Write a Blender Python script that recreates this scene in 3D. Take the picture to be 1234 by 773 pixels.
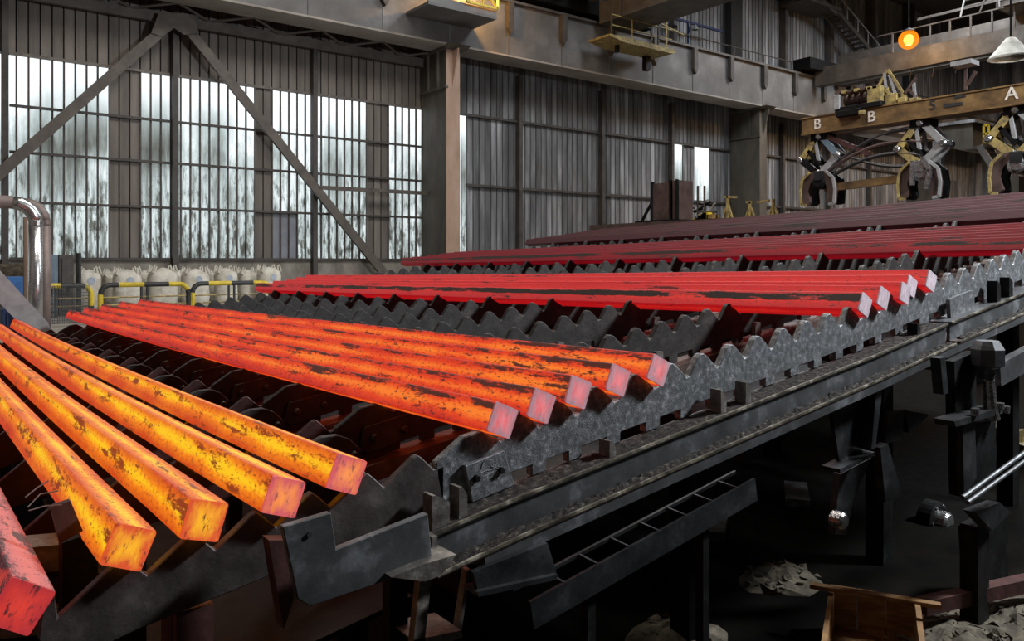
import bpy, bmesh, math, random
from mathutils import Vector, Matrix
for o in list(bpy.data.objects): bpy.data.objects.remove(o)
S = bpy.context.scene
R = math.radians
rnd = random.Random(7)

# ------------------------------------------------------------------ camera, world, lamps, exposure
# world axes: X = up the incline of the cooling bed (along the hall wall), Y = along the billets to the wall, Z = up
FWD = Vector((0.6064, 0.7952, 0)).normalized(); RGT = Vector((FWD.y, -FWD.x, 0)); EYE = Vector((0, 0, 3.2))
cam = bpy.data.objects.new('camera', bpy.data.cameras.new('camera')); S.collection.objects.link(cam)
cam.location = EYE; cam.rotation_euler = (R(90), 0, -math.atan2(FWD.x, FWD.y))
cam.data.sensor_width = 36; cam.data.lens = 36*960/1234; cam.data.shift_y = -70.5/1234
cam.data.clip_end = 300; cam.data.clip_start = .05
S.camera = cam
S.view_settings.view_transform = 'Standard'; S.view_settings.look = 'None'
S.view_settings.gamma = 1; S.view_settings.use_curve_mapping = False; S.view_settings.exposure = 0.0

w = bpy.data.worlds.new('overcast_sky'); S.world = w; w.use_nodes = True
bg = w.node_tree.nodes['Background']; bg.inputs[0].default_value = (.93, .97, 1, 1); bg.inputs[1].default_value = 1.45

def area(name, loc, size, power, col, aim=(0, 0, -1)):
    l = bpy.data.lights.new(name, 'AREA'); l.shape = 'RECTANGLE'; l.size, l.size_y = size; l.energy = power; l.color = col
    o = bpy.data.objects.new(name, l); S.collection.objects.link(o); o.location = loc
    o.rotation_euler = Vector(aim).to_track_quat('-Z', 'Y').to_euler(); return o
area('hall_fill_light', (3, 10, 21), (5, 5), 950, (1, .93, .85))  # this and the next three: unseen fill added to brighten the hall
area('hall_fill_light', (12, 15, 21), (7, 7), 2100, (1, .94, .88))
area('hall_fill_light', (27, 17, 21), (8, 8), 3600, (.86, .93, 1))
area('hall_fill_light', (47, 18, 21), (8, 8), 4000, (.88, .94, 1))
area('bay_floodlight', (15, -1.5, 11), (1.5, 1.5), 3300, (.90, .95, 1), (-.60, .52, -.80))
area('warm_fill_light', (63, 12, 20), (5, 5), 3800, (1, .66, .40))  # unseen warm fill added to lift the dark far end

# ------------------------------------------------------------------ helpers
def at(px, py, Y):                                            # point of the plane Y seen at a pixel of the survey photo
    r = FWD + RGT*((px-617)/960) + Vector((0, 0, 1))*((316-py)/960)
    return EYE + r*(Y/r.y)
def atX(px, py, X):
    r = FWD + RGT*((px-617)/960) + Vector((0, 0, 1))*((316-py)/960)
    return EYE + r*(X/r.x)
def link(o, parent=None):
    S.collection.objects.link(o)
    if parent: o.parent = parent
    return o
def tag(o, label=None, cat=None, group=None, kind=None):
    if label: o['label'] = label
    if cat: o['category'] = cat
    if group: o['group'] = group
    if kind: o['kind'] = kind
    return o
def thing(name, loc, label, cat, group=None, rotz=0):
    o = bpy.data.objects.new(name, None); o.location = loc; o.rotation_euler = (0, 0, rotz); o.empty_display_size = .1
    link(o); return tag(o, label, cat, group)
class MB:
    def __init__(s): s.v = []; s.f = []
    def add(s, v, f):
        n = len(s.v); s.v += [Vector(p) for p in v]; s.f += [tuple(i+n for i in q) for q in f]; return s
    def box(s, a, b):
        (x0, y0, z0), (x1, y1, z1) = a, b
        return s.add([(x0,y0,z0),(x1,y0,z0),(x1,y1,z0),(x0,y1,z0),(x0,y0,z1),(x1,y0,z1),(x1,y1,z1),(x0,y1,z1)],
                     [(0,3,2,1),(4,5,6,7),(0,1,5,4),(1,2,6,5),(2,3,7,6),(3,0,4,7)])
    def cbox(s, c, d): return s.box([c[i]-d[i]/2 for i in range(3)], [c[i]+d[i]/2 for i in range(3)])
    def prismY(s, poly, y0, y1):                              # polygon of (x, z) extruded in Y
        n = len(poly); v = [(x, y0, z) for x, z in poly]+[(x, y1, z) for x, z in poly]
        return s.add(v, [tuple(range(n)), tuple(range(2*n-1, n-1, -1))]+[(i, i+n, (i+1) % n+n, (i+1) % n) for i in range(n)])
    def prismX(s, poly, x0, x1):                              # polygon of (y, z) extruded in X
        n = len(poly); v = [(x0, y, z) for y, z in poly]+[(x1, y, z) for y, z in poly]
        return s.add(v, [tuple(range(n)), tuple(range(2*n-1, n-1, -1))]+[(i, i+n, (i+1) % n+n, (i+1) % n) for i in range(n)])
    def prismZ(s, poly, z0, z1):
        n = len(poly); v = [(x, y, z0) for x, y in poly]+[(x, y, z1) for x, y in poly]
        return s.add(v, [tuple(range(n)), tuple(range(2*n-1, n-1, -1))]+[(i, i+n, (i+1) % n+n, (i+1) % n) for i in range(n)])
    def beam(s, p, q, wd, h, upv=(0, 0, 1)):                  # rectangular bar from p to q
        p, q = Vector(p), Vector(q); d = (q-p).normalized(); u = Vector(upv); sd = d.cross(u)
        if sd.length < 1e-3: sd = d.cross(Vector((0, 1, 0)))
        sd.normalize(); u = sd.cross(d).normalized()
        v = [b+sd*(i*wd/2)+u*(j*h/2) for b in (p, q) for i, j in ((-1,-1),(1,-1),(1,1),(-1,1))]
        return s.add(v, [(3,2,1,0),(4,5,6,7),(0,1,5,4),(1,2,6,5),(2,3,7,6),(3,0,4,7)])
    def tube(s, pts, r, n=10):
        pts = [Vector(p) for p in pts]; k = len(pts); v = []; ref = None
        for i, p in enumerate(pts):
            d = (pts[min(i+1, k-1)]-pts[max(i-1, 0)]).normalized()
            if ref is None:
                ref = d.cross(Vector((0, 0, 1)))
                if ref.length < .05: ref = d.cross(Vector((0, 1, 0)))
            ref = (ref-d*ref.dot(d)).normalized(); b = d.cross(ref)
            rr = r[i] if isinstance(r, (list, tuple)) else r
            v += [p+(ref*math.cos(2*math.pi*j/n)+b*math.sin(2*math.pi*j/n))*rr for j in range(n)]
        f = [(i*n+j, i*n+(j+1) % n, (i+1)*n+(j+1) % n, (i+1)*n+j) for i in range(k-1) for j in range(n)]
        return s.add(v, f+[tuple(range(n-1, -1, -1)), tuple(range((k-1)*n, k*n))])
    def lathe(s, prof, c, axis='Z', n=16):                    # prof of (radius, height)
        c = Vector(c); v = []
        for r, h in prof:
            for j in range(n):
                a, b = r*math.cos(2*math.pi*j/n), r*math.sin(2*math.pi*j/n)
                v.append(c+Vector((a, b, h) if axis == 'Z' else (a, h, b) if axis == 'Y' else (h, a, b)))
        k = len(prof)
        f = [(i*n+j, i*n+(j+1) % n, (i+1)*n+(j+1) % n, (i+1)*n+j) for i in range(k-1) for j in range(n)]
        return s.add(v, f+[tuple(range(n-1, -1, -1)), tuple(range((k-1)*n, k*n))])
    def mesh(s, name, m, off=(0, 0, 0), smooth=False, bevel=0):
        me = bpy.data.meshes.new(name); off = Vector(off)
        me.from_pydata([tuple(p-off) for p in s.v], [], s.f)
        bm = bmesh.new(); bm.from_mesh(me)
        if bevel:
            bmesh.ops.bevel(bm, geom=[e for e in bm.edges if len(e.link_faces) == 2 and e.calc_face_angle(0) > .6], offset=bevel, segments=1, affect='EDGES', clamp_overlap=True)
        bmesh.ops.recalc_face_normals(bm, faces=bm.faces); bm.to_mesh(me); bm.free()
        me.materials.append(m)
        if smooth: me.polygons.foreach_set('use_smooth', [True]*len(me.polygons))
        return me
    def build(s, name, m, parent=None, off=None, smooth=False, bevel=0):
        if off is None: off = parent.location if parent else Vector()
        o = bpy.data.objects.new(name, s.mesh(name, m, off if parent else (0, 0, 0), smooth, bevel))
        if parent is None:
            c = sum(s.v, Vector())/len(s.v); c.z = min(p.z for p in s.v)
            o.data.transform(Matrix.Translation(-c)); o.location = c
        return link(o, parent)
def copy_tree(o, parent=None):
    c = o.copy(); link(c, parent)
    for ch in list(o.children): copy_tree(ch, c)
    return c

# ------------------------------------------------------------------ materials
def nd(nt, t, **kw):
    n = nt.nodes.new(t)
    for k, v in kw.items():
        if k.startswith('i_'):
            key = k[2:]; n.inputs[int(key) if key.isdigit() else key].default_value = v
        else: setattr(n, k, v)
    return n
def mth(nt, op, a, b=None, c=None, clamp=False):
    n = nd(nt, 'ShaderNodeMath', operation=op, use_clamp=clamp)
    for i, x in enumerate((a, b, c)):
        if x is None: continue
        if isinstance(x, (int, float)): n.inputs[i].default_value = x
        else: nt.links.new(x, n.inputs[i])
    return n.outputs[0]
def ramp(nt, fac, stops):
    n = nd(nt, 'ShaderNodeValToRGB'); e = n.color_ramp.elements
    while len(e) < len(stops): e.new(.5)
    for x, (p, c) in zip(e, stops): x.position = p; x.color = (*c, 1)
    nt.links.new(fac, n.inputs[0]); return n.outputs[0]
def mixc(nt, fac, a, b):
    n = nd(nt, 'ShaderNodeMix', data_type='RGBA')
    for s, x in ((n.inputs['Factor'], fac), (n.inputs[6], a), (n.inputs[7], b)):
        if isinstance(x, (int, float)): s.default_value = x
        elif isinstance(x, tuple): s.default_value = (*x, 1)
        else: nt.links.new(x, s)
    return n.outputs[2]
def coords(nt, scale=(1, 1, 1), rand=0):
    tc = nd(nt, 'ShaderNodeTexCoord'); out = tc.outputs['Object']
    if rand:
        oi = nd(nt, 'ShaderNodeObjectInfo'); k = mth(nt, 'MULTIPLY', oi.outputs['Random'], rand)
        v = nd(nt, 'ShaderNodeVectorMath', operation='ADD'); nt.links.new(out, v.inputs[0]); nt.links.new(k, v.inputs[1]); out = v.outputs[0]
    mp = nd(nt, 'ShaderNodeMapping'); mp.inputs['Scale'].default_value = scale; nt.links.new(out, mp.inputs[0])
    return mp.outputs[0], tc.outputs['Object']
def noise(nt, vec, scale, detail=4, rough=.6):
    n = nd(nt, 'ShaderNodeTexNoise', i_Scale=scale, i_Detail=detail, i_Roughness=rough); nt.links.new(vec, n.inputs['Vector']); return n.outputs['Fac']
def M(name, stops, scale=3, rough=.6, metal=0., bump=.15, stretch=(1, 1, 1), rand=37, detail=6, vary=0., bdist=.01, rvar=.15, spec=.5):
    m = bpy.data.materials.new(name); m.use_nodes = True; nt = m.node_tree; p = nt.nodes['Principled BSDF']
    vec, _ = coords(nt, stretch, rand)
    f = noise(nt, vec, scale, detail); c = ramp(nt, f, stops)
    if vary:
        oi = nd(nt, 'ShaderNodeObjectInfo'); k = mth(nt, 'MULTIPLY_ADD', oi.outputs['Random'], vary, 1-vary/2)
        hs = nd(nt, 'ShaderNodeHueSaturation'); nt.links.new(c, hs.inputs['Color']); nt.links.new(k, hs.inputs['Value']); c = hs.outputs[0]
    nt.links.new(c, p.inputs['Base Color']); p.inputs['Metallic'].default_value = metal; p.inputs['Specular IOR Level'].default_value = spec
    f2 = noise(nt, vec, scale*4.3, 5)
    nt.links.new(mth(nt, 'MULTIPLY_ADD', f2, rvar*2, rough-rvar, True), p.inputs['Roughness'])
    if bump:
        b = nd(nt, 'ShaderNodeBump', i_Strength=bump, i_Distance=bdist); nt.links.new(f2, b.inputs['Height']); nt.links.new(b.outputs[0], p.inputs['Normal'])
    return m
def G(v, t=(1, 1, 1)): return (v*t[0], v*t[1], v*t[2])
BR = (1.1, 1, .88); CO = (.96, 1, 1.05)
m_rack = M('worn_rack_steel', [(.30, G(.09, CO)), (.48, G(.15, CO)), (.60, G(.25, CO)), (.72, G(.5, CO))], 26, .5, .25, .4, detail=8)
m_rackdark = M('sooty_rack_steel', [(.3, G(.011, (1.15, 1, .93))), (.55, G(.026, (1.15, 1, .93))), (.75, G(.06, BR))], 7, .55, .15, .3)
m_glowred = M('glow_red_plate', [(.3, (.018, .005, .005)), (.55, (.04, .011, .010)), (.75, (.08, .028, .025))], 6, .55, .15, .3)  # the billets' red glow is put into the base colour
m_beam = M('dark_rolled_steel', [(.3, G(.045)), (.55, G(.10, CO)), (.72, G(.30, CO))], 4, .5, .4, .2)
m_edge = M('scuffed_flange_steel', [(.3, G(.07, BR)), (.55, G(.17, BR)), (.75, G(.38, BR))], 12, .5, .4, .3)
m_debris = M('mill_scale_debris', [(.35, (.012, .009, .007)), (.55, (.045, .034, .025)), (.72, (.22, .19, .15))], 30, .9, 0, 1, bdist=.02)
m_black = M('shaded_black_steel', [(.35, G(.003)), (.6, G(.008)), (.8, G(.03, CO))], 5, .55, .1, .2, spec=.2)  # under-bed shade is put into this near-black base colour
m_under = M('shaded_frame_steel', [(.3, G(.008, CO)), (.55, G(.026, CO)), (.75, G(.075, CO))], 5, .45, .3, .25)  # darker copy of the beam steel, with under-bed shade in its colour
m_angle = M('scuffed_angle_iron', [(.3, (.05, .03, .026)), (.55, (.11, .075, .06)), (.75, (.2, .15, .12))], 8, .5, .2, .25)
m_worn = M('worn_bright_edge', [(.38, (.05, .042, .032)), (.52, (.17, .15, .11)), (.66, (.55, .5, .4))], 9, .45, .3, .2)
m_sawfront = M('scorched_plate_steel', [(.3, (.035, .028, .027)), (.55, (.075, .062, .06)), (.75, (.15, .13, .125))], 6, .5, .2, .3)
m_clad = M('brown_cladding', [(.25, (.10, .085, .072)), (.5, (.17, .145, .125)), (.75, (.24, .21, .185))], 1.2, .6, .0, .1, (2, 2, .25), vary=.35)
m_cladgrey = M('grey_cladding', [(.3, (.075, .073, .073)), (.5, (.18, .18, .185)), (.68, (.40, .405, .42))], .8, .65, .0, .1, (1.5, 1.5, .25), vary=.4)
m_backing = M('dark_backing_sheet', [(.3, G(.015)), (.7, G(.03))], 3, .9, 0, 0)
m_greysheet = M('grey_repair_sheet', [(.3, (.2, .21, .24)), (.7, (.28, .29, .33))], 2, .6, .1, .1)
m_col = M('painted_column_steel', [(.25, (.055, .05, .04)), (.5, (.095, .085, .068)), (.75, (.14, .125, .10))], 1.5, .6, 0, .1, (1, 1, .4))
m_colbrown = M('brown_flange_paint', [(.25, (.28, .18, .12)), (.5, (.42, .28, .2)), (.75, (.5, .36, .28))], 1.5, .6, 0, .1, (1, 1, .4))
m_girder = M('dusty_girder_steel', [(.25, (.085, .08, .077)), (.5, (.14, .133, .128)), (.75, (.26, .255, .25))], .5, .6, .05, .1)
m_flange = M('pale_dusty_flange', [(.3, (.24, .21, .18)), (.7, (.4, .36, .32))], .8, .7, 0, .1)
m_brace = M('brown_brace_steel', [(.3, (.075, .062, .052)), (.7, (.15, .125, .105))], 2, .6, 0, .1)
m_post = M('dark_post_steel', [(.3, (.04, .034, .03)), (.7, (.09, .078, .068))], 2, .6, 0, .1)
m_conc = M('stained_concrete', [(.25, (.12, .105, .085)), (.5, (.25, .225, .19)), (.75, (.38, .35, .3))], 2.2, .85, 0, .3, (1, 1, .5))
m_floor = M('greasy_shaded_pit_floor', [(.35, (.0012, .001, .0008)), (.6, (.0035, .003, .0022)), (.8, (.014, .011, .008))], 1.6, .8, 0, .4, rand=0, spec=.05)  # near-black base colour also carries the shade under the bed
m_rubble = M('pale_rubble', [(.3, (.035, .027, .018)), (.55, (.10, .082, .055)), (.8, (.24, .2, .14))], 8, .9, 0, .6)
m_roof = M('sooty_roof_sheet', [(.3, G(.05)), (.7, G(.09))], 1, .8, 0, 0)
m_yel = M('yellow_rail_paint', [(.3, (.5, .36, .02)), (.55, (.75, .55, .04)), (.8, (.8, .62, .08))], 5, .5, 0, .1)
m_blk = M('black_rail_paint', [(.3, G(.02)), (.7, G(.05))], 5, .5, 0, .1)
m_yelold = M('worn_yellow_paint', [(.3, (.10, .08, .045)), (.48, (.32, .24, .09)), (.7, (.55, .43, .14))], 7, .6, .1, .2)
m_ochre = M('ochre_beam_paint', [(.3, (.045, .026, .012)), (.47, (.15, .085, .03)), (.68, (.33, .20, .07))], 2.2, .6, .05, .2, (1, .6, 1))
m_bag = M('white_woven_bag', [(.3, (.5, .46, .38)), (.55, (.74, .7, .6)), (.8, (.82, .8, .72))], 3, .8, 0, .4, bdist=.06)
m_bagprint = M('bag_print_blue', [(.3, (.35, .4, .5)), (.7, (.55, .6, .68))], 6, .8, 0, 0)
m_silver = M('galvanised_pipe', [(.3, G(.5)), (.7, G(.72))], 2, .28, .9, .05)
m_pipebr = M('brown_pipe_paint', [(.3, (.15, .11, .10)), (.7, (.25, .19, .17))], 3, .5, .2, .1)
m_blue = M('blue_enamel', [(.3, (.02, .09, .26)), (.7, (.04, .16, .42))], 3, .5, 0, .05)
m_navy = M('navy_enamel', [(.3, (.008, .02, .07)), (.7, (.02, .045, .13))], 3, .5, 0, .05)
m_bluegrey = M('blue_grey_enamel', [(.3, (.12, .17, .22)), (.7, (.2, .26, .32))], 3, .6, .1, .1)
m_chute = M('grey_guard_plate', [(.3, G(.25)), (.5, G(.34)), (.75, G(.42))], 6, .55, .2, .1)
m_rustbox = M('rust_brown_plate', [(.3, (.045, .026, .022)), (.6, (.10, .06, .05)), (.8, (.14, .09, .075))], 4, .7, .1, .2)
m_rustpink = M('rust_red_plate', [(.3, (.04, .014, .012)), (.6, (.09, .035, .03)), (.8, (.16, .08, .065))], 6, .6, .2, .2)
m_wood = M('old_plank_wood', [(.3, (.10, .05, .018)), (.55, (.26, .14, .05)), (.8, (.4, .25, .10))], 3, .75, 0, .3, (1, 1, 6))
m_white = M('white_marking_paint', [(.35, G(.45, BR)), (.6, G(.8, BR))], 20, .7, 0, 0)
m_inkblack = M('black_marking_paint', [(.35, G(.012)), (.6, G(.03))], 20, .7, 0, 0)
m_chrome = M('greasy_bright_steel', [(.3, G(.2)), (.55, G(.5)), (.8, G(.75))], 14, .25, .9, .5)
m_hose = M('black_rubber_hose', [(.3, G(.015)), (.7, G(.035))], 8, .45, 0, .1)
m_chalk = M('chalk_mark', [(.3, G(.3)), (.7, G(.5))], 30, .9, 0, 0)
m_crane = M('crane_box_steel', [(.25, (.05, .043, .038)), (.55, (.10, .088, .078)), (.8, (.16, .145, .13))], 1.2, .6, .1, .1)
m_mesh = M('fence_wire', [(.3, G(.05)), (.7, G(.1))], 4, .6, .3, 0)

def emit(name, col, strength):
    m = bpy.data.materials.new(name); m.use_nodes = True; p = m.node_tree.nodes['Principled BSDF']
    p.inputs['Base Color'].default_value = (.02, .02, .02, 1); p.inputs['Emission Color'].default_value = (*col, 1); p.inputs['Emission Strength'].default_value = strength
    return m
m_sodium = emit('sodium_glow', (1, .60, .10), 5)
m_amber = bpy.data.materials.new('lamp_glow_shell'); m_amber.use_nodes = True  # orange glow around the bulb, put in as an emitting shell
_nt = m_amber.node_tree; _o = [n for n in _nt.nodes if n.type == 'OUTPUT_MATERIAL'][0]
_mx = nd(_nt, 'ShaderNodeMixShader', i_0=.6); _tr = nd(_nt, 'ShaderNodeBsdfTransparent'); _em = nd(_nt, 'ShaderNodeEmission', i_Strength=1.3); _em.inputs[0].default_value = (1, .27, .008, 1)
_nt.links.new(_tr.outputs[0], _mx.inputs[1]); _nt.links.new(_em.outputs[0], _mx.inputs[2]); _nt.links.new(_mx.outputs[0], _o.inputs[0])
m_bulb = emit('cold_bulb', (.9, .95, 1), 6)

def pane_mat():                                               # dirty translucent sheeting with the overcast sky behind it
    m = bpy.data.materials.new('grimy_translucent_sheet'); m.use_nodes = True; nt = m.node_tree
    for n in list(nt.nodes):
        if n.type != 'OUTPUT_MATERIAL': nt.nodes.remove(n)
    out = [n for n in nt.nodes if n.type == 'OUTPUT_MATERIAL'][0]
    geo = nd(nt, 'ShaderNodeNewGeometry'); sep = nd(nt, 'ShaderNodeSeparateXYZ'); nt.links.new(geo.outputs['Position'], sep.inputs[0])
    mp = nd(nt, 'ShaderNodeMapping'); mp.inputs['Scale'].default_value = (1, 1, .38); nt.links.new(geo.outputs['Position'], mp.inputs[0])
    big = noise(nt, mp.outputs[0], .55, 5, .55)
    mp2 = nd(nt, 'ShaderNodeMapping'); mp2.inputs['Scale'].default_value = (3.2, 1, .32); nt.links.new(geo.outputs['Position'], mp2.inputs[0])
    streak = noise(nt, mp2.outputs[0], 1.5, 6, .7)
    mp3 = nd(nt, 'ShaderNodeMapping'); mp3.inputs['Scale'].default_value = (2.0, 1, .55); nt.links.new(geo.outputs['Position'], mp3.inputs[0])
    spot = noise(nt, mp3.outputs[0], 2.6, 7, .72)
    h = mth(nt, 'MULTIPLY_ADD', sep.outputs[2], -1/5.2, 9.2/5.2, True)     # grime washes down: the lower sheets carry more of it
    mid = mth(nt, 'SUBTRACT', 1.0, mth(nt, 'ABSOLUTE', mth(nt, 'MULTIPLY_ADD', sep.outputs[2], .42, -.42*7.4)), None, True)
    g1 = mth(nt, 'MULTIPLY', mth(nt, 'MULTIPLY_ADD', big, 4.5, -1.75, True), mth(nt, 'MULTIPLY_ADD', mid, .42, .05))
    g2 = mth(nt, 'MULTIPLY', mth(nt, 'MULTIPLY_ADD', streak, 5, -2.2, True), mth(nt, 'MULTIPLY_ADD', h, .60, .0))
    g3 = mth(nt, 'MULTIPLY', mth(nt, 'MULTIPLY_ADD', spot, 4.5, -2.15, True), mth(nt, 'MULTIPLY_ADD', h, .75, .0))
    d = mth(nt, 'ADD', mth(nt, 'MAXIMUM', g1, g3), mth(nt, 'MULTIPLY_ADD', g2, .55, 0.0))
    d = mth(nt, 'ADD', d, mth(nt, 'MULTIPLY', h, .16), None, True)
    col = ramp(nt, d, [(0, (1, 1, 1)), (.25, (.70, .74, .73)), (.6, (.34, .345, .32)), (1, (.07, .06, .045))])
    tr = nd(nt, 'ShaderNodeBsdfTransparent'); nt.links.new(col, tr.inputs[0])
    df = nd(nt, 'ShaderNodeBsdfDiffuse'); df.inputs[0].default_value = (.3, .3, .28, 1)
    mx = nd(nt, 'ShaderNodeMixShader'); nt.links.new(mth(nt, 'MULTIPLY', d, .5), mx.inputs[0]); nt.links.new(tr.outputs[0], mx.inputs[1]); nt.links.new(df.outputs[0], mx.inputs[2])
    nt.links.new(mx.outputs[0], out.inputs[0]); return m
m_pane = pane_mat()

HB = .0815
def billet_mat(name, core, mid, edge, scale_e, patch, patch_scale, patch_dir, stripes, base=(.16, .10, .09), gain=1.0, fleck=.5, scale_b=(.055, .04, .035)):
    """glowing steel: hot faces, cooler edges, flakes of dark mill scale. All in the billet's own coordinates."""
    m = bpy.data.materials.new(name); m.use_nodes = True; nt = m.node_tree; p = nt.nodes['Principled BSDF']
    vec, obj = coords(nt, (1, 1, 1), 53)
    sep = nd(nt, 'ShaderNodeSeparateXYZ'); nt.links.new(obj, sep.inputs[0])
    ax, az = mth(nt, 'ABSOLUTE', sep.outputs[0]), mth(nt, 'ABSOLUTE', sep.outputs[2])
    f = mth(nt, 'MULTIPLY', mth(nt, 'MINIMUM', ax, az), 1/HB)            # 0 mid-face ... 1 at the edges
    mp = nd(nt, 'ShaderNodeMapping'); mp.inputs['Scale'].default_value = (1, patch_dir, 1); nt.links.new(vec, mp.inputs[0])
    n1 = noise(nt, mp.outputs[0], patch_scale, 8, .72)
    n2 = noise(nt, vec, 1.3, 3, .5)
    mp3 = nd(nt, 'ShaderNodeMapping'); mp3.inputs['Scale'].default_value = (1, .45, 1); nt.links.new(vec, mp3.inputs[0])
    n3 = noise(nt, mp3.outputs[0], 60, 4, .7)
    heat = mth(nt, 'ADD', mth(nt, 'MULTIPLY', f, .78), mth(nt, 'MULTIPLY_ADD', n2, 1.0, -.5))
    heat = mth(nt, 'ADD', heat, mth(nt, 'MULTIPLY', sep.outputs[1], .038))
    heat = mth(nt, 'ADD', heat, mth(nt, 'MULTIPLY_ADD', n3, .8, -.42), None, True)
    hot = ramp(nt, heat, [(.0, core), (.36, mid), (.88, edge)])
    zb_, hw, gain_b = stripes                                            # scale clings to a band along the outer face
    w_ = mth(nt, 'MULTIPLY_ADD', mth(nt, 'ABSOLUTE', mth(nt, 'MULTIPLY_ADD', sep.outputs[2], 1/HB, -zb_)), -2.5/hw, 2.5, True)
    w_ = mth(nt, 'MULTIPLY', w_, mth(nt, 'LESS_THAN', sep.outputs[0], -.8*HB))
    msk = mth(nt, 'ADD', n1, mth(nt, 'MULTIPLY_ADD', n3, .20, -.10))
    msk = mth(nt, 'ADD', msk, mth(nt, 'MULTIPLY', w_, gain_b))
    msk = mth(nt, 'MULTIPLY_ADD', msk, 18, -18*patch, True)
    flk = mth(nt, 'MULTIPLY', mth(nt, 'MULTIPLY_ADD', n3, 14, -8.2, True), fleck)
    msk = mth(nt, 'MAXIMUM', msk, flk)
    em = mixc(nt, msk, hot, scale_e)
    bc = mixc(nt, msk, base, scale_b)
    nt.links.new(bc, p.inputs['Base Color']); nt.links.new(em, p.inputs['Emission Color'])
    p.inputs['Emission Strength'].default_value = gain; p.inputs['Roughness'].default_value = .6
    b = nd(nt, 'ShaderNodeBump', i_Strength=.35, i_Distance=.006); nt.links.new(mth(nt, 'ADD', n3, msk), b.inputs['Height']); nt.links.new(b.outputs[0], p.inputs['Normal'])
    return m
mb = {
 'A0': billet_mat('billet_orange_pink', (.52, .04, .015), (.38, .018, .015), (.25, .01, .012), (.05, .012, .016), .53, 9, .3, (0, .8, .02), fleck=.9, base=(.2, .13, .13)),
 'A': billet_mat('billet_yellow_hot', (.97, .56, .006), (.84, .20, .004), (.56, .04, .005), (.24, .028, .004), .572, 11, .20, (.1, .6, .04), fleck=.8, base=(.05, .03, .025)),
 'B': billet_mat('billet_orange_hot', (.93, .20, .018), (.74, .05, .008), (.48, .013, .010), (.060, .014, .010), .575, 13, .16, (.72, .32, .10), fleck=.95, base=(.07, .04, .035)),
 'C1': billet_mat('billet_red_banded', (.54, .013, .008), (.41, .005, .007), (.36, .003, .007), (.010, .005, .004), .605, 8, .15, (.30, .50, .185), fleck=.6, base=(.26, .085, .08), scale_b=(.05, .043, .037)),
 'C': billet_mat('billet_red_hot', (.54, .013, .008), (.42, .005, .007), (.38, .003, .007), (.05, .006, .005), .615, 9, .10, (.30, .50, .04), fleck=.6, base=(.27, .09, .085), scale_b=(.07, .045, .04)),
 'D1': billet_mat('billet_crimson_banded', (.24, .003, .008), (.17, .002, .006), (.11, .0015, .005), (.008, .003, .003), .60, 8, .11, (.20, .45, .165), fleck=.6, base=(.10, .025, .03), scale_b=(.05, .043, .037)),
 'D': billet_mat('billet_crimson', (.20, .003, .008), (.14, .002, .006), (.09, .0015, .005), (.008, .003, .003), .62, 8, .11, (.20, .40, .03), fleck=.6, base=(.10, .025, .03), scale_b=(.05, .03, .03)),
 'E': billet_mat('billet_dark_maroon', (.018, .001, .002), (.010, .001, .0015), (.007, .001, .0015), (.002, .001, .001), .58, 6, .11, (.2, .5, .06), fleck=.3, base=(.072, .025, .030), scale_b=(.032, .021, .02)),
}
def end_mat(name, core, edge, base, streak):
    m = bpy.data.materials.new(name); m.use_nodes = True; nt = m.node_tree; p = nt.nodes['Principled BSDF']
    vec, obj = coords(nt, (1, 1, .35), 91)
    sep = nd(nt, 'ShaderNodeSeparateXYZ'); nt.links.new(obj, sep.inputs[0])
    f = mth(nt, 'MULTIPLY', mth(nt, 'MAXIMUM', mth(nt, 'ABSOLUTE', sep.outputs[0]), mth(nt, 'ABSOLUTE', sep.outputs[2])), 1/HB)
    n = noise(nt, vec, 38, 5, .7)
    t = mth(nt, 'ADD', f, mth(nt, 'MULTIPLY_ADD', n, 1.0, -.55), None, True)
    nb = noise(nt, vec, 26, 6, .75)
    em = ramp(nt, mth(nt, 'ADD', t, mth(nt, 'MULTIPLY_ADD', nb, 1.6, -.8), None, True), [(.1, core), (.9, edge)])
    k = mth(nt, 'MULTIPLY_ADD', n, 12, -6.9, True)
    em = mixc(nt, mth(nt, 'MULTIPLY', k, streak), em, (.03, .006, .006))
    nt.links.new(em, p.inputs['Emission Color']); p.inputs['Emission Strength'].default_value = 1
    nt.links.new(ramp(nt, nb, [(.35, tuple(x*.55 for x in base)), (.6, base)]), p.inputs['Base Color']); p.inputs['Roughness'].default_value = .6
    b = nd(nt, 'ShaderNodeBump', i_Strength=.5, i_Distance=.005); nt.links.new(n, b.inputs['Height']); nt.links.new(b.outputs[0], p.inputs['Normal'])
    return m
me_end = {
 'A0': end_mat('cut_end_red', (.66, .035, .018), (.40, .015, .02), (.12, .06, .06), .9),
 'A': end_mat('cut_end_orange', (.95, .44, .01), (.66, .07, .012), (.12, .06, .05), .9),
 'A4': end_mat('cut_end_pink_orange', (.88, .24, .02), (.55, .045, .06), (.3, .2, .2), .7),
 'B': end_mat('cut_end_pink', (.60, .03, .03), (.16, .035, .05), (.62, .48, .52), .6),
 'C': end_mat('cut_end_pale', (.10, .03, .04), (.06, .03, .04), (.72, .64, .70), .2),
}
me_end['D'] = me_end['E'] = end_mat('cut_end_dark', (.06, .006, .01), (.03, .004, .006), (.3, .2, .2), .3)

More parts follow.
